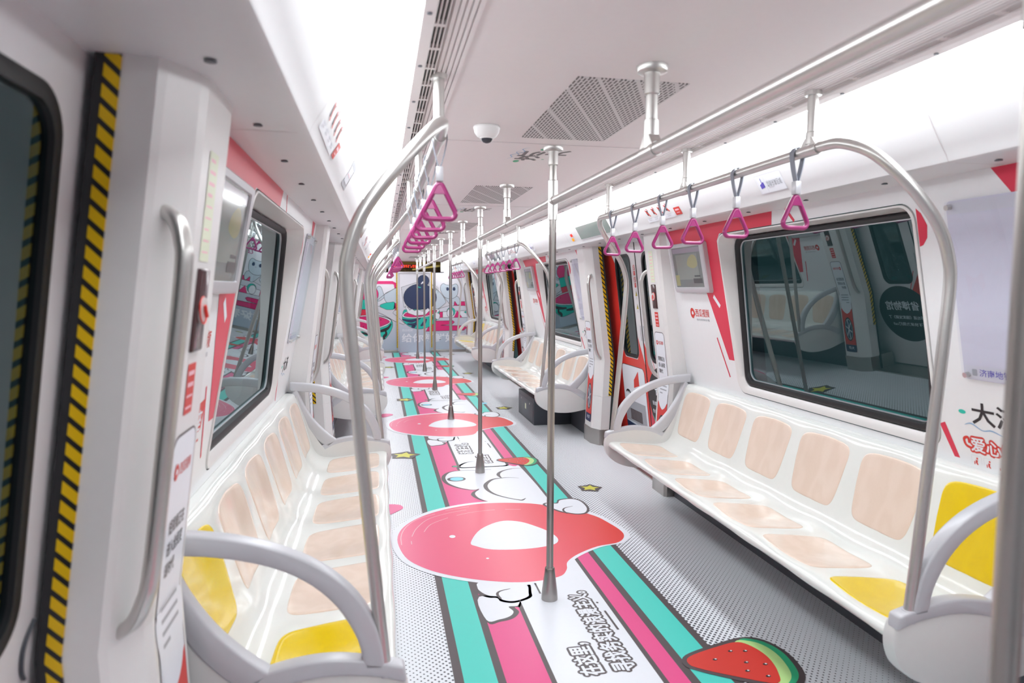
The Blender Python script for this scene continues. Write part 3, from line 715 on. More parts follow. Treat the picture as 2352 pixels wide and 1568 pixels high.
def pillar_upper(s):
    c = -s * 1.535
    ar = Art(lambda u, v, h: (Px(v) - 0.0006 - h, -u, v))
    ar.poly(rrect(c - .035, c + .035, 1.515, 1.735, .003, 2), A_CREAM, 2)
    for k in range(9): ar.line([(c - .024, 1.718 - k * .023), (c + (.022 if k % 3 else .012), 1.718 - k * .023)], .007 if k < 4 else .004, A_SHINE, 3)
    ar.poly(rrect(c - .03, c + .03, 1.20, 1.305, .002, 2), A_SIGNRED, 2)
    for k in range(4): ar.line([(c - .022, 1.285 - k * .024), (c + .022, 1.285 - k * .024)], .009 if k < 2 else .005, A_SHINE, 3)
    up = ar.mesh('notice_sticker', ar.mats, fix=False)
    b = MB(); P = rrect(c - .036, c + .036, 1.33, 1.50, .004, 3)
    q = lambda o: [(Px(v) - o, -u, v) for u, v in P]
    b.loops([q(-.004), q(.006), [(Px(v) - .008, -u, v) for u, v in rrect(c - .033, c + .033, 1.333, 1.497, .003, 3)]], 0, True, True)
    plate = b.mesh('back_plate', mat('dark_red_brown_plate', '4a2f31', 0.15))
    b = MB(); p0 = Vector((Px(1.415) - .006, -c, 1.415))
    b.tube([p0, p0 + Vector((-.004, 0, -.0005)), p0 + Vector((-.006, 0, -.0008))], .027, 24); dial = b.mesh('dial_cover', mat('pale_dial', 'd8cfce', 0.12), angle=50)
    b = MB(); b.tube([p0 + Vector((-.005, 0.028 * math.cos(a), 0.028 * math.sin(a))) for a in [2 * PI * k / 24 for k in range(24)]], .0018, 8, True); ring_ = b.mesh('dial_ring', A_SIGNRED)
    b = MB(); b.tube([p0 + Vector((-.009, 0.004, .010)), p0 + Vector((-.010, -0.006, -.014))], .004, 10); lev = b.mesh('pull_lever', A_SIGNRED)
    return up, (plate, dial, ring_, lev), c
def handle_mesh(s):
    b = MB()
    y = s * 1.69
    q = lambda z, k: (Px(z) + .030 - .87 * k, s * (1.700 + .5 * k), z)
    P = [q(1.602, -.01), q(1.582, .022), q(1.545, .042), q(1.48, .052), q(1.2, .052), q(0.95, .052), q(0.885, .042), q(0.842, .022), q(0.818, -.01)]
    path = catmull(P, 5)
    sec = [(0.0135 * math.copysign(abs(math.cos(a)) ** .75, math.cos(a)), 0.0155 * math.copysign(abs(math.sin(a)) ** .75, math.sin(a))) for a in [2 * PI * k / 16 for k in range(16)]]
    b.tube(path, .015, 16, False, 0, sec, flat=(.5, .87 * s, 0))
    grip = b.mesh('grip_bar', M_STEEL, angle=50, off=(Px(.82), y, .818))
    return grip, (Px(.82), y, .818)
PM = {s: pillar_meshes(s) for s in (1, -1)}; PU = {s: pillar_upper(s) for s in (1, -1)}; HM = {s: handle_mesh(s) for s in (1, -1)}
PLN = {(-1, 0): 'beside the closest door', (1, 0): 'just before the second door', (-1, 1): 'just beyond the second door', (1, 1): 'just before the third door', (-1, 2): 'just beyond the third door', (1, 2): 'just before the last door', (-1, 3): 'next to the end wall', (1, -1): 'behind the viewer'}
def place_pillar(sd, s_loc, yc, key):
    """s_loc is in the bay's own frame (turned half round on the left)"""
    rz = 0 if sd > 0 else PI; loc = (0, yc, 0); nm = 'right' if sd > 0 else 'left'
    s_w = s_loc * sd
    where = PLN[(s_w, key)]
    body, kick, haz, seal, art = PM[s_loc]
    p = link('door_pillar', body, None, loc, rz); struct(p, 'white door pillar on the %s %s' % (nm, where), 'pillar')
    for me in (kick, haz, seal, art): link(me.name.split('.')[0], me, p)
    M = Matrix.Rotation(rz, 4, 'Z')
    grip, base = HM[s_loc]
    t = tag(link('door_grab_handle', grip, None, Vector(loc) + M @ Vector(base), rz), 'bent steel grab handle on the %s pillar %s' % (nm, where), 'grab handle', 'grab handles on the door pillars')
    if s_loc > 0:   # the monitor end of each bay also carries notices and the emergency handle
        up, parts, c = PU[s_loc]
        link('notice_sticker', up, p)
        base = Vector((Px(1.33), -c, 1.33))
        e = thing('emergency_door_release', 'dark emergency door release with round dial on the %s pillar %s' % (nm, where), 'emergency release', Vector(loc) + M @ base, rz, 'emergency door releases')
        pl_, di_, ri_, le_ = parts
        link('back_plate', pl_, e).location = -base
        dc = link('dial_cover', di_, e); dc.location = -base
        link('dial_ring', ri_, dc); link('pull_lever', le_, dc)
for i, yc in enumerate(BAYS):
    for sd in (1, -1):
        for s in (1, -1): place_pillar(sd, s, yc, i)
for sd in (1, -1):
    place_pillar(sd, -sd, 17.28, 3)
    place_pillar(sd, sd, -1.705, -1)
# unseen plain wall added behind the viewer, closing the car for reflections and bounce
b = MB(); b.box((-1.5, Y0 - .05, 0), (1.5, Y0, 2.2)); struct(b.obj('wall_back', M_WALL), 'plain white wall closing the carriage behind the viewer', 'wall')
for sd in (1, -1):
    b = MB(); b.prism([(Wx(z), z) for z in (1.857, .813, 0)] + [(1.5, 0), (1.5, 1.857)], lambda x, z: (sd * x, Y0, z), lambda x, z: (sd * x, -0.30, z))
    struct(b.obj('wall_right' if sd > 0 else 'wall_left', M_WALL), 'plain %s wall stretch behind the viewer' % ('right' if sd > 0 else 'left'), 'wall')

# ------------------------------------------------------------------ sliding doors
def D3(u, v, o=0): return (Dx(v) - o, -u, v)       # right side about the door centre
def door_leaf(s):
    """s=+1 leaf on the u>0 half"""
    a, c = (0.006, 0.96) if s > 0 else (-0.96, -0.006)
    wl = rrect(min(s * .13, s * .50), max(s * .13, s * .50), 0.87, 1.765, 0.075, 8)
    b = MB(); out = []
    for k, (u, v) in enumerate(wl):
        q = k // 9; t = (k % 9) / 8
        A, B = [((c, v), (u, 1.86)), ((u, 1.86), (a, v)), ((a, v), (u, 0.80)), ((u, 0.80), (c, v))][q]
        cor = [(c, 1.86), (a, 1.86), (a, 0.80), (c, 0.80)][q]
        out.append(A if t == 0 else (B if t == 1 else cor))
    b.loops([[D3(*p, -.03) for p in wl], [D3(*p) for p in wl], [D3(*p) for p in out], [D3(*p, -.035) for p in out]])
    b.prism([(a, 0.02), (c, 0.02), (c, 0.80), (a, 0.80)], lambda u, v: D3(u, v), lambda u, v: D3(u, v, -.035))
    leaf = b.mesh('door_leaf', M_DOOR, angle=30)
    g = MB(); e = .022
    wi = rrect(min(s * .13, s * .50) + e, max(s * .13, s * .50) - e, 0.87 + e, 1.765 - e, 0.06, 8)
    g.loops([[D3(*p, .001) for p in rrect(min(s * .13, s * .50) - .006, max(s * .13, s * .50) + .006, 0.864, 1.771, 0.08, 8)], [D3(*p, .004) for p in wl], [D3(*p, .002) for p in wi], [D3(*p, -.02) for p in wi]])
    gas = g.mesh('window_seal', M_BLACK, angle=50)
    pnl = MB(); w2 = rrect(min(s * .13, s * .50) + .01, max(s * .13, s * .50) - .01, 0.88, 1.755, 0.07, 8)
    pnl.loops([[D3(*p, -.008) for p in w2], [D3(*p, -.014) for p in w2]], 0, True, True); pane = pnl.mesh('door_pane', M_DGLASS)
    ar = Art(lambda u, v, h: (Dx(v) - .0008 - h, -u, v))
    if s < 0:   # red leaf
        ar.poly([(-.955, 1.80), (-.60, 1.80), (-.512, 1.70), (-.512, .92), (-.46, .858), (-.17, .858), (-.119, .92), (-.119, 1.06), (-.009, .82), (-.009, .02), (-.955, .02)], A_DOORRED, 1)
        ar.line(rrect(-.60, -.055, .18, .785, .05, 5), .006, A_INK, 3, 0, True); ar.poly(rrect(-.60, -.055, .18, .785, .05, 5), A_WHITE, 2)
        ar.poly([(-.20, .75), (-.32, .66), (-.335, .585), (-.20, .62)], A_DOORRED, 3)
        ar.poly(rrect(-.60, -.10, .26, .46, .004, 2), A_GREY, 3); ar.poly(rrect(-.48, -.20, .28, .38, .004, 2), A_INK, 4)
        for k in range(9): ar.line([(-.46 + k * .03, .285), (-.46 + k * .03, .375)], .004, A_GREY, 5)
        ar.poly(rrect(-.60, -.07, .185, .255, .004, 2), A_NAVY, 3); ar.line([(-.58, .258), (-.08, .235)], .012, A_CATBLUE, 4)
        ar.poly(ellipse(-.49, .52, .06, .035, 20, 0, 180), A_BLACK, 4)
        for k in range(4): ar.poly(rrect(-.525 + k * .02, -.513 + k * .02, .515, .535, .002, 2), A_WHITE, 5)
        for k, v in enumerate((1.648, 1.547)):
            ar.line(ellipse(-.052, v, .021, .021, 20), .005, A_SIGNRED, 3, 0, True); ar.line([(-.066, v + .014), (-.038, v - .014)], .005, A_SIGNRED, 3)
            ar.poly(rrect(-.072, -.033, v - .064, v - .030, .002, 2), A_SIGNRED, 3); ar.line([(-.064, v - .042), (-.041, v - .042)], .006, A_SHINE, 4); ar.line([(-.064, v - .054), (-.041, v - .054)], .003, A_SHINE, 4)
        for k, v in enumerate((1.41, 1.30)):
            ar.poly([(-.074, v), (-.030, v), (-.052, v + .042)], A_INK, 3); ar.poly([(-.070, v + .002), (-.034, v + .002), (-.052, v + .037)], A_WARN, 4)
            ar.line([(-.052, v + .008), (-.052, v + .026)], .006, A_INK, 5); ar.line([(-.064, v - .014), (-.040, v - .014)], .004, A_GREY, 3); ar.line([(-.066, v - .024), (-.038, v - .024)], .003, A_GREY, 3)
    else:
        ar.poly([(.009, 1.02), (.10, .90), (.19, .78), (.19, .02), (.009, .02)], A_DOORRED, 1)
        ar.line([(.10, .99), (.20, .80)], .008, A_DOORRED, 1)
        ar.poly(ellipse(.36, .56, .42, .28, 40), A_BLACK, 2) if False else ar.poly([p for p in ellipse(.345, .56, .335, .285, 48)], A_BLACK, 2)
        ar.blob([(.01, .42), (.06, .40), (.10, .30), (.09, .16), (.01, .10)], A_RED, 3); ar.line([(.03, .425), (.08, .39), (.112, .31)], [.001, .012, .001], A_MTEAL, 4, 5)
        ar.text('省博物馆', .145, .595, .095, A_WHITE, 3, .43, .014)
        ar.text('我都出道《国家宝藏》了', .075, .505, .036, A_WHITE, 3, .50, .010); ar.text('你还不快来为我打call', .065, .435, .036, A_WHITE, 3, .47, .010)
    art = ar.mesh('door_graphic', ar.mats, fix=False)
    h = MB(); h.loops([[D3(*p, .0005) for p in rrect(min(s * .028, s * .040), max(s * .028, s * .040), 1.03, 1.16, .005, 3)], [D3(*p, .004) for p in rrect(min(s * .029, s * .039), max(s * .029, s * .039), 1.032, 1.158, .004, 3)]], 0, True, True)
    hd = h.mesh('finger_pull', M_SILV)
    return leaf, gas, pane, art, hd
DL = {s: door_leaf(s) for s in (1, -1)}
b = MB(); b.loops([[(Dx(z) - .003, -.006, z), (Dx(z) - .003, .006, z), (Dx(z) + .03, .006, z), (Dx(z) + .03, -.006, z)] for z in (.02, .8, 1.4, 1.858)], 0, True, True); DSEAL = b.mesh('centre_seal', M_BLACK)
b = MB(); b.prism([(1.27, 0.0), (1.27, .010), (1.40, .014), (1.60, .014), (1.60, 0)], lambda x, z: (x, -.66, z), lambda x, z: (x, .66, z)); SILL = b.mesh('door_sill', M_STEELD)
nd = 0
for k, y in enumerate([0.68] + DOORS):
    for sd in (1, -1):
        nd += 1; rz = 0 if sd > 0 else PI
        d = link('door_%d' % nd, DSEAL, None, (.045 if (k == 0 and sd < 0) else 0, y, 0), rz)
        struct(d, '%s side double sliding door, %s' % ('right' if sd > 0 else 'left', ['closest to the viewer', 'between the first and second benches', 'between the second and third benches', 'beside the end wall'][k]), 'door')
        for s in (1, -1):
            leaf, gas, pane, art, hd = DL[s]
            lf = link('door_leaf', leaf, d, (0, -.055 if (k == 0 and sd < 0 and s > 0) else 0, 0)); link('window_seal', gas, lf); link('door_pane', pane, lf); link('finger_pull', hd, lf)
            if not (k == 0 and sd < 0): link('door_graphic', art, lf)
        link('door_sill', SILL, d)
b = MB(); b.tube(catmull([(Dx(z) - .004, yy, z) for yy, z in ((-.612, .882), (-.59, .862), (-.578, .838), (-.58, .806), (-.592, .785))], 6), .0035, 8)
o = link('door_pull_trim', b.mesh('door_pull_trim', M_DARK), bpy.data.objects['door_2'])

# ------------------------------------------------------------------ over-door displays and lamps
def cove_pt(t, y, o=0.0):
    x = 0.866 + 0.075 * t; z = 1.999 - 0.125 * t - 0.006 * math.sin(PI * t); return (x - o * .86, y, z - o * .5)
b = MB(); L = []
q = [(a, b_) for a, b_ in rrect(-.41, .41, .04, .86, .02, 3)]
b.loops([[cove_pt(v, -u, 0.0) for u, v in q], [cove_pt(v, -u, .004) for u, v in q], [cove_pt(v, -u, .004) for u, v in rrect(-.395, .395, .07, .83, .01, 3)]], 0, False, False); DISP_F = b.mesh('display_frame', M_WHITE, off=cove_pt(.8, 0))
b = MB(); b.loops([[cove_pt(v, -u, .0045) for u, v in rrect(-.397, .397, .065, .835, .01, 3)], [cove_pt(v, -u, .002) for u, v in rrect(-.397, .397, .065, .835, .01, 3)]], 0, True, True)
DISP_S = b.mesh('display_screen', mat('grey_green_display', '8e9a94', 0.07, spec=0.7), off=cove_pt(.8, 0))
def lamp_mesh(m, nm):
    b = MB(); c = Vector(cove_pt(.5, 0)); n = Vector((-.86, 0, -.5)); b.tube([c, c + n * .007, c + n * .011, c + n * .0125], .014, 18); return b.mesh(nm, m, off=c, angle=60)
LR, LA = lamp_mesh(M_LAMPR, 'indicator_lamp'), lamp_mesh(M_LAMPA, 'indicator_lamp')
for k, y in enumerate(DOORS):
    for sd in (1, -1):
        rz = 0 if sd > 0 else PI; nm = 'right' if sd > 0 else 'left'; where = ['second', 'third', 'last'][k]
        c = cove_pt(.8, 0); t = thing('door_display', 'long grey display screen above the %s %s door' % (where, nm), 'display', (sd * c[0], y - sd * .15, c[2]), rz, 'displays above the doors')
        link('display_frame', DISP_F, t); link('display_screen', DISP_S, t)
        for me, cl, tt in ((LR, 'red', .42), (LA, 'amber', .72)):
            c = cove_pt(tt, 0); o = link('indicator_lamp', me, None, (sd * c[0], y + sd * (.45 + .02 * (tt > .5)), c[2]), rz)
            tag(o, 'small round %s lamp beside the display above the %s %s door' % (cl, where, nm), 'indicator lamp', '%s door lamps' % cl)
# cove notices
def cove_notice(name, label, sd, y, build, w):
    ar = Art(lambda u, v, h: (sd * (cove_pt(v, 0)[0] - .0006 - h * .86), y - sd * u, cove_pt(v, 0)[2] - .0006 - h * .5))
    build(ar); o = ar.done(name, off=(sd * cove_pt(.9, 0)[0], y, cove_pt(.9, 0)[2])); o.location = (sd * cove_pt(.9, 0)[0], y, cove_pt(.9, 0)[2]); tag(o, label, 'sign')
def n_cam(ar):
    ar.poly(rrect(-.10, .10, .20, .84, .01, 3), A_LGREY, 1); ar.poly(rrect(-.097, .097, .225, .815, .01, 3), A_WHITE, 2)
    ar.line(rrect(-.09, -.035, .25, .79, .006, 3), .002, A_LGREY, 3, 0, True)
    ar.poly([(-.078, .50), (-.046, .42), (-.046, .60), (-.078, .64)], A_VIOLET, 3); ar.poly([(-.062, .30), (-.058, .30), (-.058, .48), (-.062, .48)], A_VIOLET, 3)
    ar.text('图像采集区域', -.025, .42, .20, A_GREY, 3, .11, .01); ar.line([(-.02, .64), (.02, .64)], .05, A_LGREY, 3)
def n_plate(ar):
    ar.poly(rrect(-.11, .11, .06, .80, .006, 3), A_GREY, 1); ar.poly(rrect(-.095, .06, .20, .66, .004, 3), A_LGREY, 2); ar.line([(.08, .2), (.08, .66)], .012, A_INK, 2); ar.line([(-.08, .43), (.04, .43)], .03, A_SHINE, 3)
def n_smoke(ar):
    ar.poly(rrect(-.27, .13, .10, .85, .01, 3), A_WHITE, 1)
    for k in range(4):
        a = -.26 + k * .095
        ar.poly([(a + .02, .28), (a + .05, .28), (a + .05, .5), (a + .03, .5)], A_BLACK, 2); ar.line([(a + .02, .25), (a + .065, .55)], .014, A_SIGNRED, 3); ar.line([(a + .04, .20), (a + .06, .28)], .01, A_SIGNRED, 3)
        ar.line([(a + .01, .66), (a + .065, .66)], .05, A_LGREY, 2); ar.line([(a + .01, .74), (a + .055, .74)], .03, A_LGREY, 2)
    ar.poly(rrect(.15, .23, .45, .80, .008, 3), A_SIGNRED, 2); ar.line([(.165, .56), (.215, .56)], .07, A_SHINE, 3); ar.line([(.17, .69), (.21, .69)], .03, A_SHINE, 3)
for i, yc in enumerate(BAYS):
    p = ['nearest', 'middle', 'farthest'][i]
    for sd in (1, -1):
        nm = 'right' if sd > 0 else 'left'
        cove_notice('camera_notice_sign', ('white camera notice sticker' if sd > 0 else 'grey notice plate with pale centre') + ' above the %s %s window' % (p, nm), sd, yc - .29 if sd > 0 else yc, n_cam if sd > 0 else n_plate, .2)
        cove_notice('prohibition_sign', 'strip of prohibition pictograms above the %s %s bench' % (p, nm), sd, yc + sd * .86, n_smoke, .5)

# ------------------------------------------------------------------ benches
PROF = [(0.762, 0.392), (0.742, 0.397), (0.735, 0.412), (0.740, 0.427), (0.756, 0.434), (0.80, 0.434), (0.90, 0.425), (1.00, 0.415), (1.08, 0.410), (1.13, 0.416), (1.165, 0.436), (1.19, 0.475), (1.215, 0.55), (1.243, 0.65), (1.270, 0.74), (1.288, 0.79), (1.302, 0.811), (1.318, 0.817), (1.352, 0.817)]
PR = [(p.x, p.y) for p in catmull([(a, c, 0) for a, c in PROF], 5)]
ARC = [0.0]
for a, c in zip(PR, PR[1:]): ARC.append(ARC[-1] + math.hypot(c[0] - a[0], c[1] - a[1]))
LEN = ARC[-1]; PITCH = 0.4367; BH = 1.31
def prof_at(s):
    s = max(0, min(LEN, s)); lo = 0
    while lo < len(ARC) - 2 and ARC[lo + 1] < s: lo += 1
    t = (s - ARC[lo]) / (ARC[lo + 1] - ARC[lo]); a, c = PR[lo], PR[lo + 1]
    d = Vector((c[0] - a[0], c[1] - a[1])).normalized()
    return Vector((a[0] + (c[0] - a[0]) * t, a[1] + (c[1] - a[1]) * t)), Vector((-d.y, d.x))
def surf(s, y, off=0.0):
    p, n = prof_at(s)
    w = math.cos(PI * y / PITCH + PI / 2 * 0) ** 2 if False else math.sin(PI * (y + BH) / PITCH) ** 2
    z = s / LEN
    amp = 0.013 * min(1, max(0, (z - 0.05) / 0.16)) * min(1, max(0, (0.97 - z) / 0.10))
    amp += 0.005 * (1 if z < 0.12 else max(0, 1 - (z - .12) / .1))
    q = p + n * (off - amp * w)
    return (q.x, y, q.y)
def s_of_x(x): return next(ARC[i] for i in range(len(PR)) if PR[i][0] >= x and ARC[i] > 0.06)
def s_of_z(z): return next(ARC[i] for i in range(len(PR)) if PR[i][1] >= z and ARC[i] > 0.4)
b = MB(); NY = 72; NS = 64
rows = [[surf(LEN * i / NS, -BH + 2 * BH * k / NY) for k in range(NY + 1)] for i in range(NS + 1)]
und = [[(0.80, -BH + 2 * BH * k / NY, 0.372) for k in range(NY + 1)], [(1.16, -BH + 2 * BH * k / NY, 0.345) for k in range(NY + 1)], [(1.26, -BH + 2 * BH * k / NY, 0.55) for k in range(NY + 1)], [(1.345, -BH + 2 * BH * k / NY, 0.80) for k in range(NY + 1)]]
b.grid(und[::-1] + rows)
SHELL = b.mesh('seat_shell', M_SEAT, off=(RB, 0, 0), angle=60)
def pad_mesh(name, s0, s1, w0, w1, top_round, m):
    b = MB(); n = 56; L = []
    sc, sh = 0.5 * (s0 + s1), 0.5 * (s1 - s0)
    for r, o in ((0.02, .0028), (.3, .0028), (.6, .0028), (.88, .0028), (.955, .0026), (.98, .0016), (1.0, -.0012)):
        ring = []
        for k in range(n):
            a = 2 * PI * k / n; ca, sa = math.cos(a), math.sin(a); e = 2 / 7.5
            u = math.copysign(abs(ca) ** e, ca); v = math.copysign(abs(sa) ** e, sa)
            t = (v + 1) / 2; w = w0 + (w1 - w0) * t + 0.006 * math.sin(PI * t)
            vv = v - top_round * u * u * max(0, v)
            ring.append(surf(sc + sh * vv * r, -BH + PITCH / 2 + w * u * r, o))
        L.append(ring)
    b.loops(L, 0, True, False)
    return b.mesh(name, m, off=(RB, -BH + PITCH / 2, 0), angle=60)
SP = {m: pad_mesh('seat_pad', s_of_x(.785), s_of_x(1.085), .183, .165, .06, mm) for m, mm in (('w', M_WOOD), ('y', M_YEL))}
BP = {m: pad_mesh('back_pad', s_of_z(.485), s_of_z(.782), .152, .182, .10, mm) for m, mm in (('w', M_WOOD), ('y', M_YEL))}
def ap(P, n=5): return [(p.x, p.y) for p in catmull([(a, c, 0) for a, c in P], n)]
def plate(b, outer, inner, y0, y1):
    """strip between two equally sampled curves, given depth along y"""
    n = min(len(outer), len(inner)); poly = outer[:n] + inner[:n][::-1]
    K = len(poly)
    b.prism(poly, lambda x, z: (x, y0, z), lambda x, z: (x, y1, z))
def resample(P, n):
    d = [0]
    for a, c in zip(P, P[1:]): d.append(d[-1] + math.hypot(c[0] - a[0], c[1] - a[1]))
    out = []
    for k in range(n):
        s = d[-1] * k / (n - 1); i = 0
        while i < len(d) - 2 and d[i + 1] < s: i += 1
        t = (s - d[i]) / max(1e-9, d[i + 1] - d[i]); out.append((P[i][0] + (P[i + 1][0] - P[i][0]) * t, P[i][1] + (P[i + 1][1] - P[i][1]) * t))
    return out
ARM_O = [(1.325, .885), (1.20, .873), (1.10, .853), (1.00, .817), (.915, .768), (.845, .702), (.800, .630), (.778, .56), (.770, .495)]
ARM_I = [(1.325, .830), (1.20, .820), (1.10, .800), (1.015, .770), (.945, .727), (.890, .672), (.853, .612), (.832, .56), (.824, .50)]
DIA_O = [(1.285, .845), (1.24, .735), (1.18, .640), (1.11, .565), (1.045, .512)]
DIA_I = [(1.325, .80), (1.285, .70), (1.225, .590), (1.155, .510), (1.10, .470)]
BAN_O = [(.722, .500), (.80, .520), (.92, .537), (1.05, .520), (1.15, .480), (1.225, .435)]
BAN_I = [(.717, .455), (.80, .480), (.92, .491), (1.03, .474), (1.12, .432), (1.21, .365)]
def end_parts(s):
    y0, y1 = (s * 1.305, s * 1.352)
    b = MB()
    for O, I in ((ARM_O, ARM_I), (DIA_O, DIA_I), (BAN_O, BAN_I)): plate(b, resample(ap(O), 26), resample(ap(I), 26), y0, y1)
    arm = b.mesh('armrest_frame', M_ALU, off=(RB, 0, 0), bevel=.008, angle=50)
    b = MB()
    out = ap([(.722, .47), (.712, .43), (.716, .385), (.74, .335), (.80, .288), (.89, .257), (1.0, .246), (1.10, .250), (1.24, .275)], 4) + [(1.28, .285), (1.285, .80), (1.26, .72), (1.215, .60), (1.15, .50)] + list(reversed(ap([(.74, .485), (.80, .497), (.92, .51), (1.04, .495), (1.12, .46)], 3)))
    cx, cz = 1.0, .40
    L = []
    for k, (y, q) in enumerate(((1.300, 1.0), (1.335, 1.0), (1.343, .985), (1.347, .95))): L.append([(cx + (x - cx) * q, s * y, cz + (z - cz) * q) for x, z in out])
    b.loops(L, 0, True, True)
    pan = b.mesh('end_panel', mat('end_panel_white', 'e4e3e1', 0.3), off=(RB, 0, 0), angle=40)
    return arm, pan
ENDS = {s: end_parts(s) for s in (1, -1)}
b = MB()
b.prism([(.90, .375), (1.27, .36), (1.265, .30), (1.18, .29), (.92, .31)], lambda x, z: (x, -.07, z), lambda x, z: (x, .07, z)); BRACK = b.mesh('support_bracket', M_KICK, off=(RB, 0, 0), bevel=.006)
b = MB(); b.tube([(0.770, -1.29, .392), (0.770, 1.29, .392)], .008, 8); TRIM = b.mesh('edge_trim', M_ALU, off=(RB, 0, 0))
BL = {(1, 0): 'long white bench at right foreground with one yellow seat at its near end', (-1, 0): 'long white bench at left foreground with one yellow seat at its near end',
      (1, 1): 'white bench on the right above the dark equipment box', (-1, 1): 'second white bench on the left, half hidden behind the bent pole',
      (1, 2): 'farthest white bench on the right with a yellow seat at its far end', (-1, 2): 'farthest white bench on the left by the end wall'}
for i, yc in enumerate(BAYS):
    for sd in (1, -1):
        t = thing('bench', BL[(sd, i)], 'bench', (sd * RB, yc, 0), 0 if sd > 0 else PI, 'benches along the car walls')
        link('seat_shell', SHELL, t); link('edge_trim', TRIM, t)
        yl = YEL.get((sd, i), 0)
        for k in range(6):
            m = 'y' if (yl < 0 and k == 0) or (yl > 0 and k == 5) else 'w'
            y = -BH + PITCH * (k + .5)
            o1 = link('seat_pad', SP[m], t, (0, y, 0)); o2 = link('back_pad', BP[m], t, (0, y, 0))
            if m == 'y': o1['label'] = 'yellow priority seat pad'; o2['label'] = 'yellow priority back pad'
        for s in (1, -1):
            link('armrest_frame', ENDS[s][0], t); link('end_panel', ENDS[s][1], t)
        for y in (-.66, .66): link('support_bracket', BRACK, t, (0, y, 0))
# equipment box under the middle right bench
t = thing('equipment_box', 'dark grey steel equipment box on the floor under the right bench', 'equipment box', (1.05, 7.51, 0))
b = MB(); b.box((-.205, -.41, 0), (.21, .41, .285)); b.obj('box_body', M_DARK, t, bevel=.004)
b = MB(); b.box((-.209, -.37, .025), (-.204, .37, .235)); dpn = b.obj('door_panel', mat('charcoal_door_panel', '4d525b', 0.42), t, bevel=.002)
for y in (-.22, .22):
    b = MB(); b.tube([(-.209, y, .205), (-.214, y, .205)], .011, 14); b.obj('lock', M_STEEL, dpn)
b = MB(); b.box((-.2105, -.03, .115), (-.209, .03, .175)); o = b.obj('sticker', A_CREAM, dpn); o['label'] = 'small cream sticker'

# ------------------------------------------------------------------ strap rails with their bent end poles
def rail_end(s): return [(.597, s * 1.08, 1.914), (.606, s * 1.16, 1.908), (.640, s * 1.245, 1.868), (.700, s * 1.295, 1.795), (.768, s * 1.318, 1.712), (.820, s * 1.327, 1.632), (.848, s * 1.33, 1.55), (.855, s * 1.33, 1.48), (.846, s * 1.33, 1.34), (.820, s * 1.33, 1.02), (.795, s * 1.33, .74), (.772, s * 1.33, .49)]
XR = .595
b = MB()
path = catmull(list(reversed(rail_end(-1))), 5) + [Vector((XR, y, 1.912)) for y in (-1.0, -.5, 0, .5, 1.0)] + catmull(rail_end(1), 5)
b.tube(path, .0172, 18); RAIL = b.mesh('rail_tube', M_STEEL, off=(XR, 0, 0), angle=60)
b = MB(); b.lathe([(.0165, 1.92), (.0165, 2.085)], 18); b.lathe([(.0195, 1.93), (.0195, 1.965), (.0175, 1.968)], 18)
b.tube([(0, -.04, 1.912), (0, .04, 1.912)], .0195, 18); b.prism([(-.04, 1.925), (.04, 1.925), (.018, 1.95), (-.018, 1.95)], lambda y, z: (-.014, y, z), lambda y, z: (.014, y, z))
b.lathe([(.026, 2.082), (.026, 2.10)], 18)
RHANG = b.mesh('hanger_post', M_STEEL, angle=24)
b = MB(); b.tube([(.768 - XR, 0, .475), (.772 - XR, 0, .508)], .0215, 16); RSOCK = b.mesh('pole_socket', M_ALU)
for i, yc in enumerate(BAYS):
    for sd in (1, -1):
        nm = 'right' if sd > 0 else 'left'
        t = thing('strap_rail', ['nearest', 'middle', 'farthest'][i] + ' steel strap rail on the %s, bent down to both bench ends' % nm, 'grab rail', (sd * XR, yc, 0), 0 if sd > 0 else PI, 'strap rails above the benches')
        link('rail_tube', RAIL, t)
        for y in (-1.17, -.11, .955): link('hanger_post', RHANG, t, (0, (y if y != -1.17 else -1.03), 0))
        for s in (1, -1): link('pole_socket', RSOCK, t, (0, s * 1.33, 0))
# straps
b = MB()
pth = [(0.002, 0, -.092), (.014, 0, -.05), (.0215, 0, -.012)] + [(.0215 * math.cos(a), 0, .0215 * math.sin(a)) for a in [PI * k / 8 for k in range(9)]] + [(-.0215, 0, -.012), (-.014, 0, -.05), (-.002, 0, -.092)]
b.tube(catmull(pth, 3), 0, 4, False, 0, [(-.0016, -.010), (.0016, -.010), (.0016, .010), (-.0016, .010)], flat=(0, 1, 0)); S_BELT = b.mesh('strap_belt', M_BELT, angle=50)
b = MB(); b.box((-.011, -.012, -.132), (.011, .012, -.088)); S_CLIP = b.mesh('clamp_sleeve', M_SILV, bevel=.003)
b = MB()
def arc(cx, cz, r, a0, a1, n): return [(cx + r * math.cos(math.radians(a0 + (a1 - a0) * k / n)), 0, cz + r * math.sin(math.radians(a0 + (a1 - a0) * k / n))) for k in range(n + 1)]
hp = arc(0, -.149, .010, 28, 152, 5) + arc(-.0315, -.2255, .0165, 155, 270, 6) + arc(.0315, -.2255, .0165, 270, 385, 6)
hp2 = []
for a, c in zip(hp, hp[1:] + hp[:1]):
    a, c = Vector(a), Vector(c); n = max(1, int((c - a).length / .01))
    for k in range(n): hp2.append(a.lerp(c, k / n))
sec = [(.0078 * math.cos(2 * PI * k / 12), .0085 * math.sin(2 * PI * k / 12)) for k in range(12)]
b.tube(hp2, .008, 12, True, 0, sec, flat=(0, 1, 0))
b.prism([(-.007, -.134), (.007, -.134), (.026, -.173), (.012, -.168), (-.012, -.168), (-.026, -.173)], lambda x, z: (x, -.0075, z), lambda x, z: (x, .0075, z))
S_HAND = b.mesh('triangle_handle', M_MAG, angle=60)
ORD = ['first', 'second', 'third', 'fourth', 'fifth', 'sixth']
proto = None
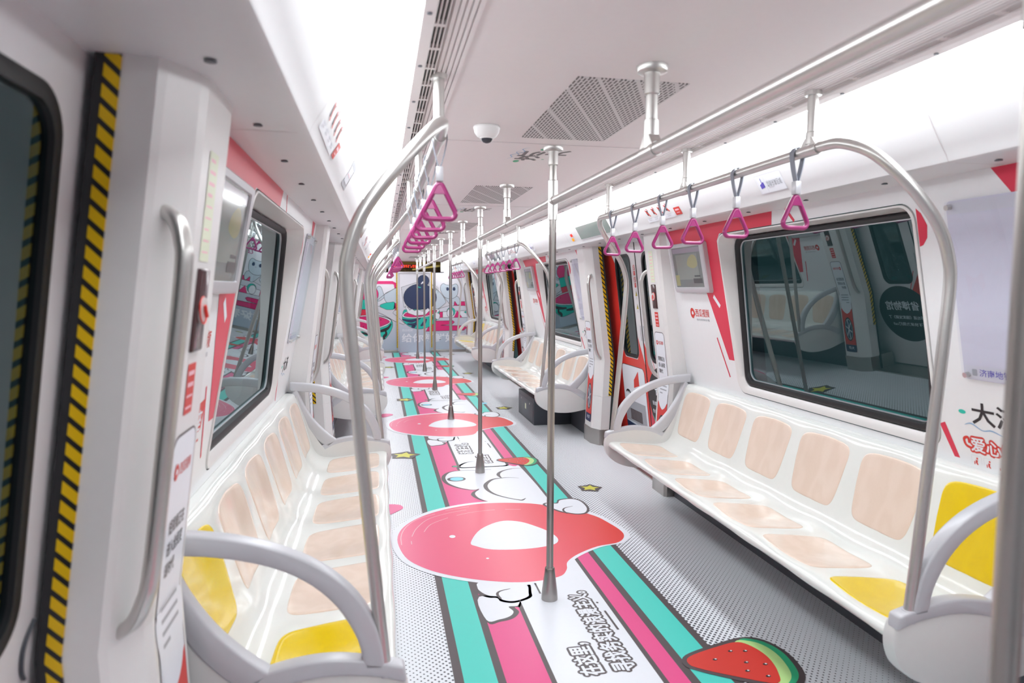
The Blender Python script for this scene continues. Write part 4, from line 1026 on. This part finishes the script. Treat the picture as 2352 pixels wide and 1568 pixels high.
for i, yc in enumerate(BAYS):
    for sd in (1, -1):
        nm = 'right' if sd > 0 else 'left'
        for k in range(6):
            y = yc + (-.955, -.565, -.185, .15, .515, .875)[k] + (.0 if sd > 0 else -.02)
            lb = '%s magenta hanging strap from the near end of the %s %s rail' % (ORD[k], ['nearest', 'middle', 'farthest'][i], nm)
            if proto is None:
                proto = thing('hanging_strap', lb, 'hanging strap', group='magenta hanging straps')
                link('strap_belt', S_BELT, proto); link('clamp_sleeve', S_CLIP, proto); link('triangle_handle', S_HAND, proto); t = proto
                t.location = (sd * XR, y, 1.912)
            else: t = dup_at(proto, (sd * XR, y, 1.912), 0, lb)
            t.rotation_euler = (RND.uniform(-.03, .03), RND.uniform(-.03, .03), RND.uniform(-.12, .12))

# ------------------------------------------------------------------ centre rail, floor poles
PY = [0.70] + [3.04 + 2.278 * k for k in range(6)]
t = thing('overhead_rail', 'long steel overhead grab rail along the middle of the ceiling', 'grab rail', (0, 0, 0))
b = MB(); b.tube([(0, -2.2, 1.861), (0, 4, 1.861), (0, 9, 1.861), (0, 14.47, 1.861)], .0175, 20); b.obj('rail_tube', M_STEEL, t, angle=60)
b = MB()
FL = [(.046, 2.1), (.046, 2.092), (.043, 2.084), (.036, 2.081), (.0225, 2.080), (.0225, 2.022), (.0195, 2.018)]
b.lathe(FL + [(.0178, 2.018), (.0178, 1.95), (.0215, 1.948), (.0215, 1.87)], 24)
b.tube([(0, -.045, 1.861), (0, .045, 1.861)], .0205, 18); b.prism([(-.05, 1.87), (.05, 1.87), (.02, 1.905), (-.02, 1.905)], lambda y, z: (-.016, y, z), lambda y, z: (.016, y, z))
HP = b.mesh('hanger_post', M_STEEL, angle=24)
for k in range(-1, 6): link('hanger_post', HP, t, (0, 1.9 + 2.278 * k, 0))
b = MB(); b.lathe([(.0165, .12), (.0165, 2.03)], 24); P_TUBE = b.mesh('pole_tube', M_STEELD, angle=60)
b = MB(); b.lathe(FL, 28); P_FL = b.mesh('ceiling_flange', M_STEEL, angle=24)
b = MB(); b.lathe([(.0215, 1.775), (.0215, 1.95), (.018, 1.953)], 24); b.tube([(0, -.045, 1.861), (0, .045, 1.861)], .0205, 18); P_COL = b.mesh('rail_collar', M_STEEL, angle=24)
b = MB(); b.lathe([(.0385, 0), (.0385, .012), (.036, .045), (.0305, .09), (.0245, .135), (.0225, .152), (.0205, .155), (.018, .152)], 28); P_BASE = b.mesh('base_cone', M_STEELD, angle=40)
PLB = ['blurred steel floor pole at the right frame edge', 'steel floor pole standing in front of the large red drop graphic', 'second steel floor pole, standing on the white cloud graphic', 'third steel floor pole along the aisle',
       'fourth steel floor pole along the aisle', 'fifth steel floor pole along the aisle', 'farthest steel floor pole where the overhead rail ends']
for k, y in enumerate(PY):
    t = thing('floor_pole', PLB[k], 'grab pole', (0, y, 0), 0, 'floor to ceiling poles')
    tb = link('pole_tube', P_TUBE, t); link('rail_collar', P_COL, tb); link('ceiling_flange', P_FL, t); link('base_cone', P_BASE, t)

# ------------------------------------------------------------------ end wall with mural
YE = 15.9
def Mz(zx, zy):
    px = 820 + zx / 5.227; py = 560 + zy / 5.227
    return (-.757 + (px - 875) / 99.4, (809 - py) / 98.9)
b = MB()
b.prism([(-1.5, 0), (1.5, 0), (1.5, 1.86), (-1.5, 1.86)], lambda x, z: (x, YE, z), lambda x, z: (x, YE + .06, z))
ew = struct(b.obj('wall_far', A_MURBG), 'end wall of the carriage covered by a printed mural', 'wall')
mu = Art(lambda u, v, h: (u, YE - .0006 - h, v), .0005)
mp = lambda P: [Mz(*p) for p in P]
def mpoly(P, m, l, blob=False, ink=True):
    (mu.blob if blob else mu.poly)(mp(P), m, l)
    if ink: mu.line(mp(P), .008, A_BLACK, l + .5, 4 if blob else 0, True)
# left panel
mu.line(mp([(20, 470), (430, 470), (462, 485), (472, 545)]), .070, A_MURALPINK, 2, 0)
mpoly([(240, 600), (250, 530), (275, 512), (300, 530), (320, 590), (335, 640), (260, 690)], A_CATBLUE, 2, True)
mpoly([(335, 610), (400, 570), (492, 540), (492, 715), (380, 715), (338, 670)], A_CATBLUE, 3, True)
mpoly(ellipse(150, 610, 115, 110), A_MURALPINK, 3); mpoly([(-40, 670), (255, 670), (255, 785), (-40, 785)], A_MTEAL, 4); mpoly([(-40, 787), (255, 787), (255, 865), (-40, 865)], A_RED, 4)
mpoly([(-60, 1050), (-60, 900), (60, 865), (260, 860), (380, 890), (425, 935), (420, 1010), (370, 1100), (310, 1145), (150, 1120), (50, 1080)], A_MTEAL, 5, True)
for P in ([(410, 955), (370, 1010), (300, 1040), (240, 1050)], [(345, 1035), (350, 1080), (325, 1110), (330, 1140)], [(60, 1062), (160, 1080), (250, 1075)]): mu.line(mp(P), [.03, .075, .04], A_BLACK, 6, 5)
mpoly([(-60, 900), (60, 858), (250, 860), (380, 895), (408, 930), (360, 975), (240, 1015), (60, 1045), (-60, 1050)], A_WHITE, 7, True); mpoly([(-60, 915), (60, 872), (250, 872), (360, 905), (392, 935), (345, 965), (240, 1000), (60, 1030), (-60, 1035)], A_MURALPINK, 8, True)
for q in ((140, 1000), (85, 990), (290, 910)): mu.poly(mp(ellipse(q[0], q[1], 7, 5, 10)), A_BLACK, 9)
mpoly([(278, 745), (340, 712), (405, 703), (452, 705), (452, 790), (370, 795)], A_MTEAL, 5, True); mpoly([(452, 706), (494, 730), (494, 790), (440, 800)], A_MURALPINK, 5)
mpoly([(255, 745), (360, 790), (430, 790), (470, 770), (430, 830), (494, 880), (575, 960), (560, 970), (440, 920), (340, 860), (255, 820)], A_LGREY, 6)
mu.line(mp([(250, 680), (340, 605), (490, 520)]), .008, A_BLACK, 5)
# door panel figure seen from behind: hair, bun, collar, slice of melon
mpoly([(532, 525), (700, 470), (900, 490), (1060, 660), (1130, 735), (940, 790), (560, 760)], A_LGREY, 2, False)
mpoly(ellipse(795, 445, 68, 68), A_NAVY, 3); mpoly(ellipse(755, 645, 197, 162), A_NAVY, 4)
mu.blob(mp([(765, 480), (790, 452), (795, 470), (775, 485)]), A_WHITE, 5); mu.line(mp([(728, 515), (745, 525), (765, 525)]), .02, A_MTEAL, 5)
mpoly([(545, 870), (560, 800), (620, 790), (900, 780), (975, 790), (985, 830), (960, 900), (880, 985), (740, 1022), (620, 985), (550, 920)], A_MTEAL, 5, True)
for P in ([(540, 905), (650, 925), (760, 890)], [(600, 960), (690, 965), (730, 915)], [(830, 900), (800, 950), (760, 985)], [(900, 870), (880, 930)], [(650, 1000), (700, 985)]): mu.line(mp(P), [.03, .08, .03], A_NAVY, 6, 5)
mpoly([(540, 860), (600, 810), (760, 790), (900, 780), (980, 790), (960, 830), (860, 870), (700, 892), (580, 885)], A_WHITE, 7, True); mpoly([(560, 855), (610, 822), (760, 805), (900, 795), (955, 800), (930, 828), (850, 858), (700, 878), (590, 872)], A_MURALPINK, 8, True)
mpoly([(575, 745), (610, 770), (630, 795), (660, 780), (690, 805), (720, 785), (780, 808), (820, 790), (850, 770), (870, 800), (820, 850), (700, 862), (610, 830)], A_WHITE, 9)
mpoly([(935, 830), (975, 835), (992, 860), (975, 905), (940, 895)], A_WHITE, 9, True)
# lower pink shape and right side
mpoly([(820, 1050), (860, 985), (935, 925), (1150, 922), (1168, 940), (1140, 968), (1000, 978), (1290, 985), (1315, 1010), (1280, 1040), (1000, 1045)], A_MURALPINK, 4, False)
mpoly([(945, 885), (945, 820), (1330, 800), (1330, 885)], A_WHITE, 2, False); mpoly([(1140, 692), (1330, 692), (1330, 742), (1140, 742)], A_MURALPINK, 3, False)
mpoly([(985, 885), (985, 820), (1025, 818), (1025, 885)], A_MURALPINK, 3, False); mpoly(ellipse(1125, 815, 50, 52), A_MTEAL, 4); mpoly(ellipse(1115, 830, 40, 52), A_WHITE, 5); mpoly([(1160, 885), (1200, 800), (1262, 885)], A_MURALPINK, 5, False); mpoly([(1280, 820), (1330, 795), (1330, 845)], A_MTEAL, 4, False)
mpoly([(940, 560), (1000, 590), (1058, 680), (1050, 720), (940, 780)], A_CATBLUE, 3, True)
mpoly([(1060, 640), (1200, 630), (1232, 680), (1225, 725), (1205, 735), (1170, 690), (1160, 740), (1130, 745), (1090, 700)], A_CATBLUE, 4, True)
mpoly([(1000, 560), (1005, 500), (1035, 477), (1065, 492), (1105, 495), (1150, 492), (1185, 480), (1210, 510), (1210, 580), (1190, 630), (1130, 660), (1050, 640)], A_CATBLUE, 5, True)
for q in (1085, 1163): mu.poly(mp(ellipse(q, 543, 17, 21)), A_NAVY, 7)
mu.line(mp([(1125, 575), (1135, 570), (1132, 560)]), .006, A_BLACK, 7); mu.line(mp([(1060, 530), (1085, 522)]), .006, A_BLACK, 7); mu.line(mp([(1150, 522), (1180, 518)]), .006, A_BLACK, 7)
for P in ([(955, 505), (955, 560)], [(970, 520), (970, 590)]): mu.line(mp(P), .007, A_BLACK, 6)
x0, z0 = Mz(533, 1180); x1, _ = Mz(1308, 1180)
mu.text('给你新鲜好看', x0, z0, .205, A_WHITE, 9.2, x1 - x0, .022)
x0, z0 = Mz(540, 1050); mu.text('西瓜视频', x0, z0, 0.058, A_WHITE, 9.2, .24, .006)
mu.done('end_wall_mural', ew)
# frame of the centre door, hazard strips, skirting
xa, xb = -.325, .345
b = MB()
for xx in (xa - .06, xb): b.box((xx + .012, YE - .022, .03), (xx + .048, YE - .007, 1.83))
b.box((xa - .05, YE - .02, 1.815), (xb + .05, YE - .006, 1.86))
b.obj('door_frame', M_SILV, ew, bevel=.003)
b = MB()
for xx in (xa - .073, xb + .045): b.box((xx, YE - .024, .11), (xx + .028, YE - .021, 1.85))
b.obj('hazard_strip', M_HAZ, ew)
b = MB(); b.box((-1.3, YE - .03, 0), (xa - .05, YE - .008, .06)); b.box((xb + .05, YE - .03, 0), (1.3, YE - .008, .06)); b.obj('skirting', M_STEELD, ew, bevel=.003)
# dim recess above the end wall with its red LED board and yellow beam
b = MB(); b.box((-.66, YE + .5, 1.8), (.7, YE + .55, 2.2)); b.box((-.66, YE, 1.84), (.7, YE + .55, 1.86))
k_ = struct(b.obj('wall_far_recess', mat('ochre_slat_panel', 'a8842c', 0.5)), 'dim ochre recess above the end wall', 'wall')
b = MB()
for k in range(34): b.box((-.6 + k * .037, YE + .47, 1.86), (-.585 + k * .037, YE + .5, 2.02))
b.obj('vertical_slat', mat('brown_slat', '3d2c0d', 0.5), k_)
b = MB(); b.prism([(-.02, 1.93), (.75, 2.05), (.75, 2.0), (-.02, 1.90)], lambda x, z: (x, YE + .15, z), lambda x, z: (x, YE + .2, z)); tag(b.obj('yellow_beam', mat('pale_yellow_paint', 'd8c060', 0.5)), 'slanting pale yellow beam above the end wall', 'beam')
t = thing('led_board', 'red LED text board above the end wall door', 'LED board', (-.15, YE + .3, 1.98))
b = MB(); b.box((-.36, 0, -.02), (.36, .02, .06)); b.obj('board_case', M_BLACK, t)
b = MB()
for r in range(2):
    for k in range(13):
        for q in range(3):
            if RND.random() < .75: b.box((-.34 + k * .053 + q * .012, -.002, -.012 + r * .035 + RND.choice((0, .008))), (-.333 + k * .053 + q * .012 + .006, 0, .006 + r * .035))
b.obj('led_dots', M_LED, t)
for sd in (1, -1):
    b = MB(); b.prism([(.62, 1.86), (1.5, 1.86), (1.5, 2.2), (.62, 2.2)], lambda x, z: (sd * x, YE, z), lambda x, z: (sd * x, YE + .05, z)); struct(b.obj('wall_far_corner', M_COVE), 'white %s corner panel over the end wall' % ('right' if sd > 0 else 'left'), 'wall')
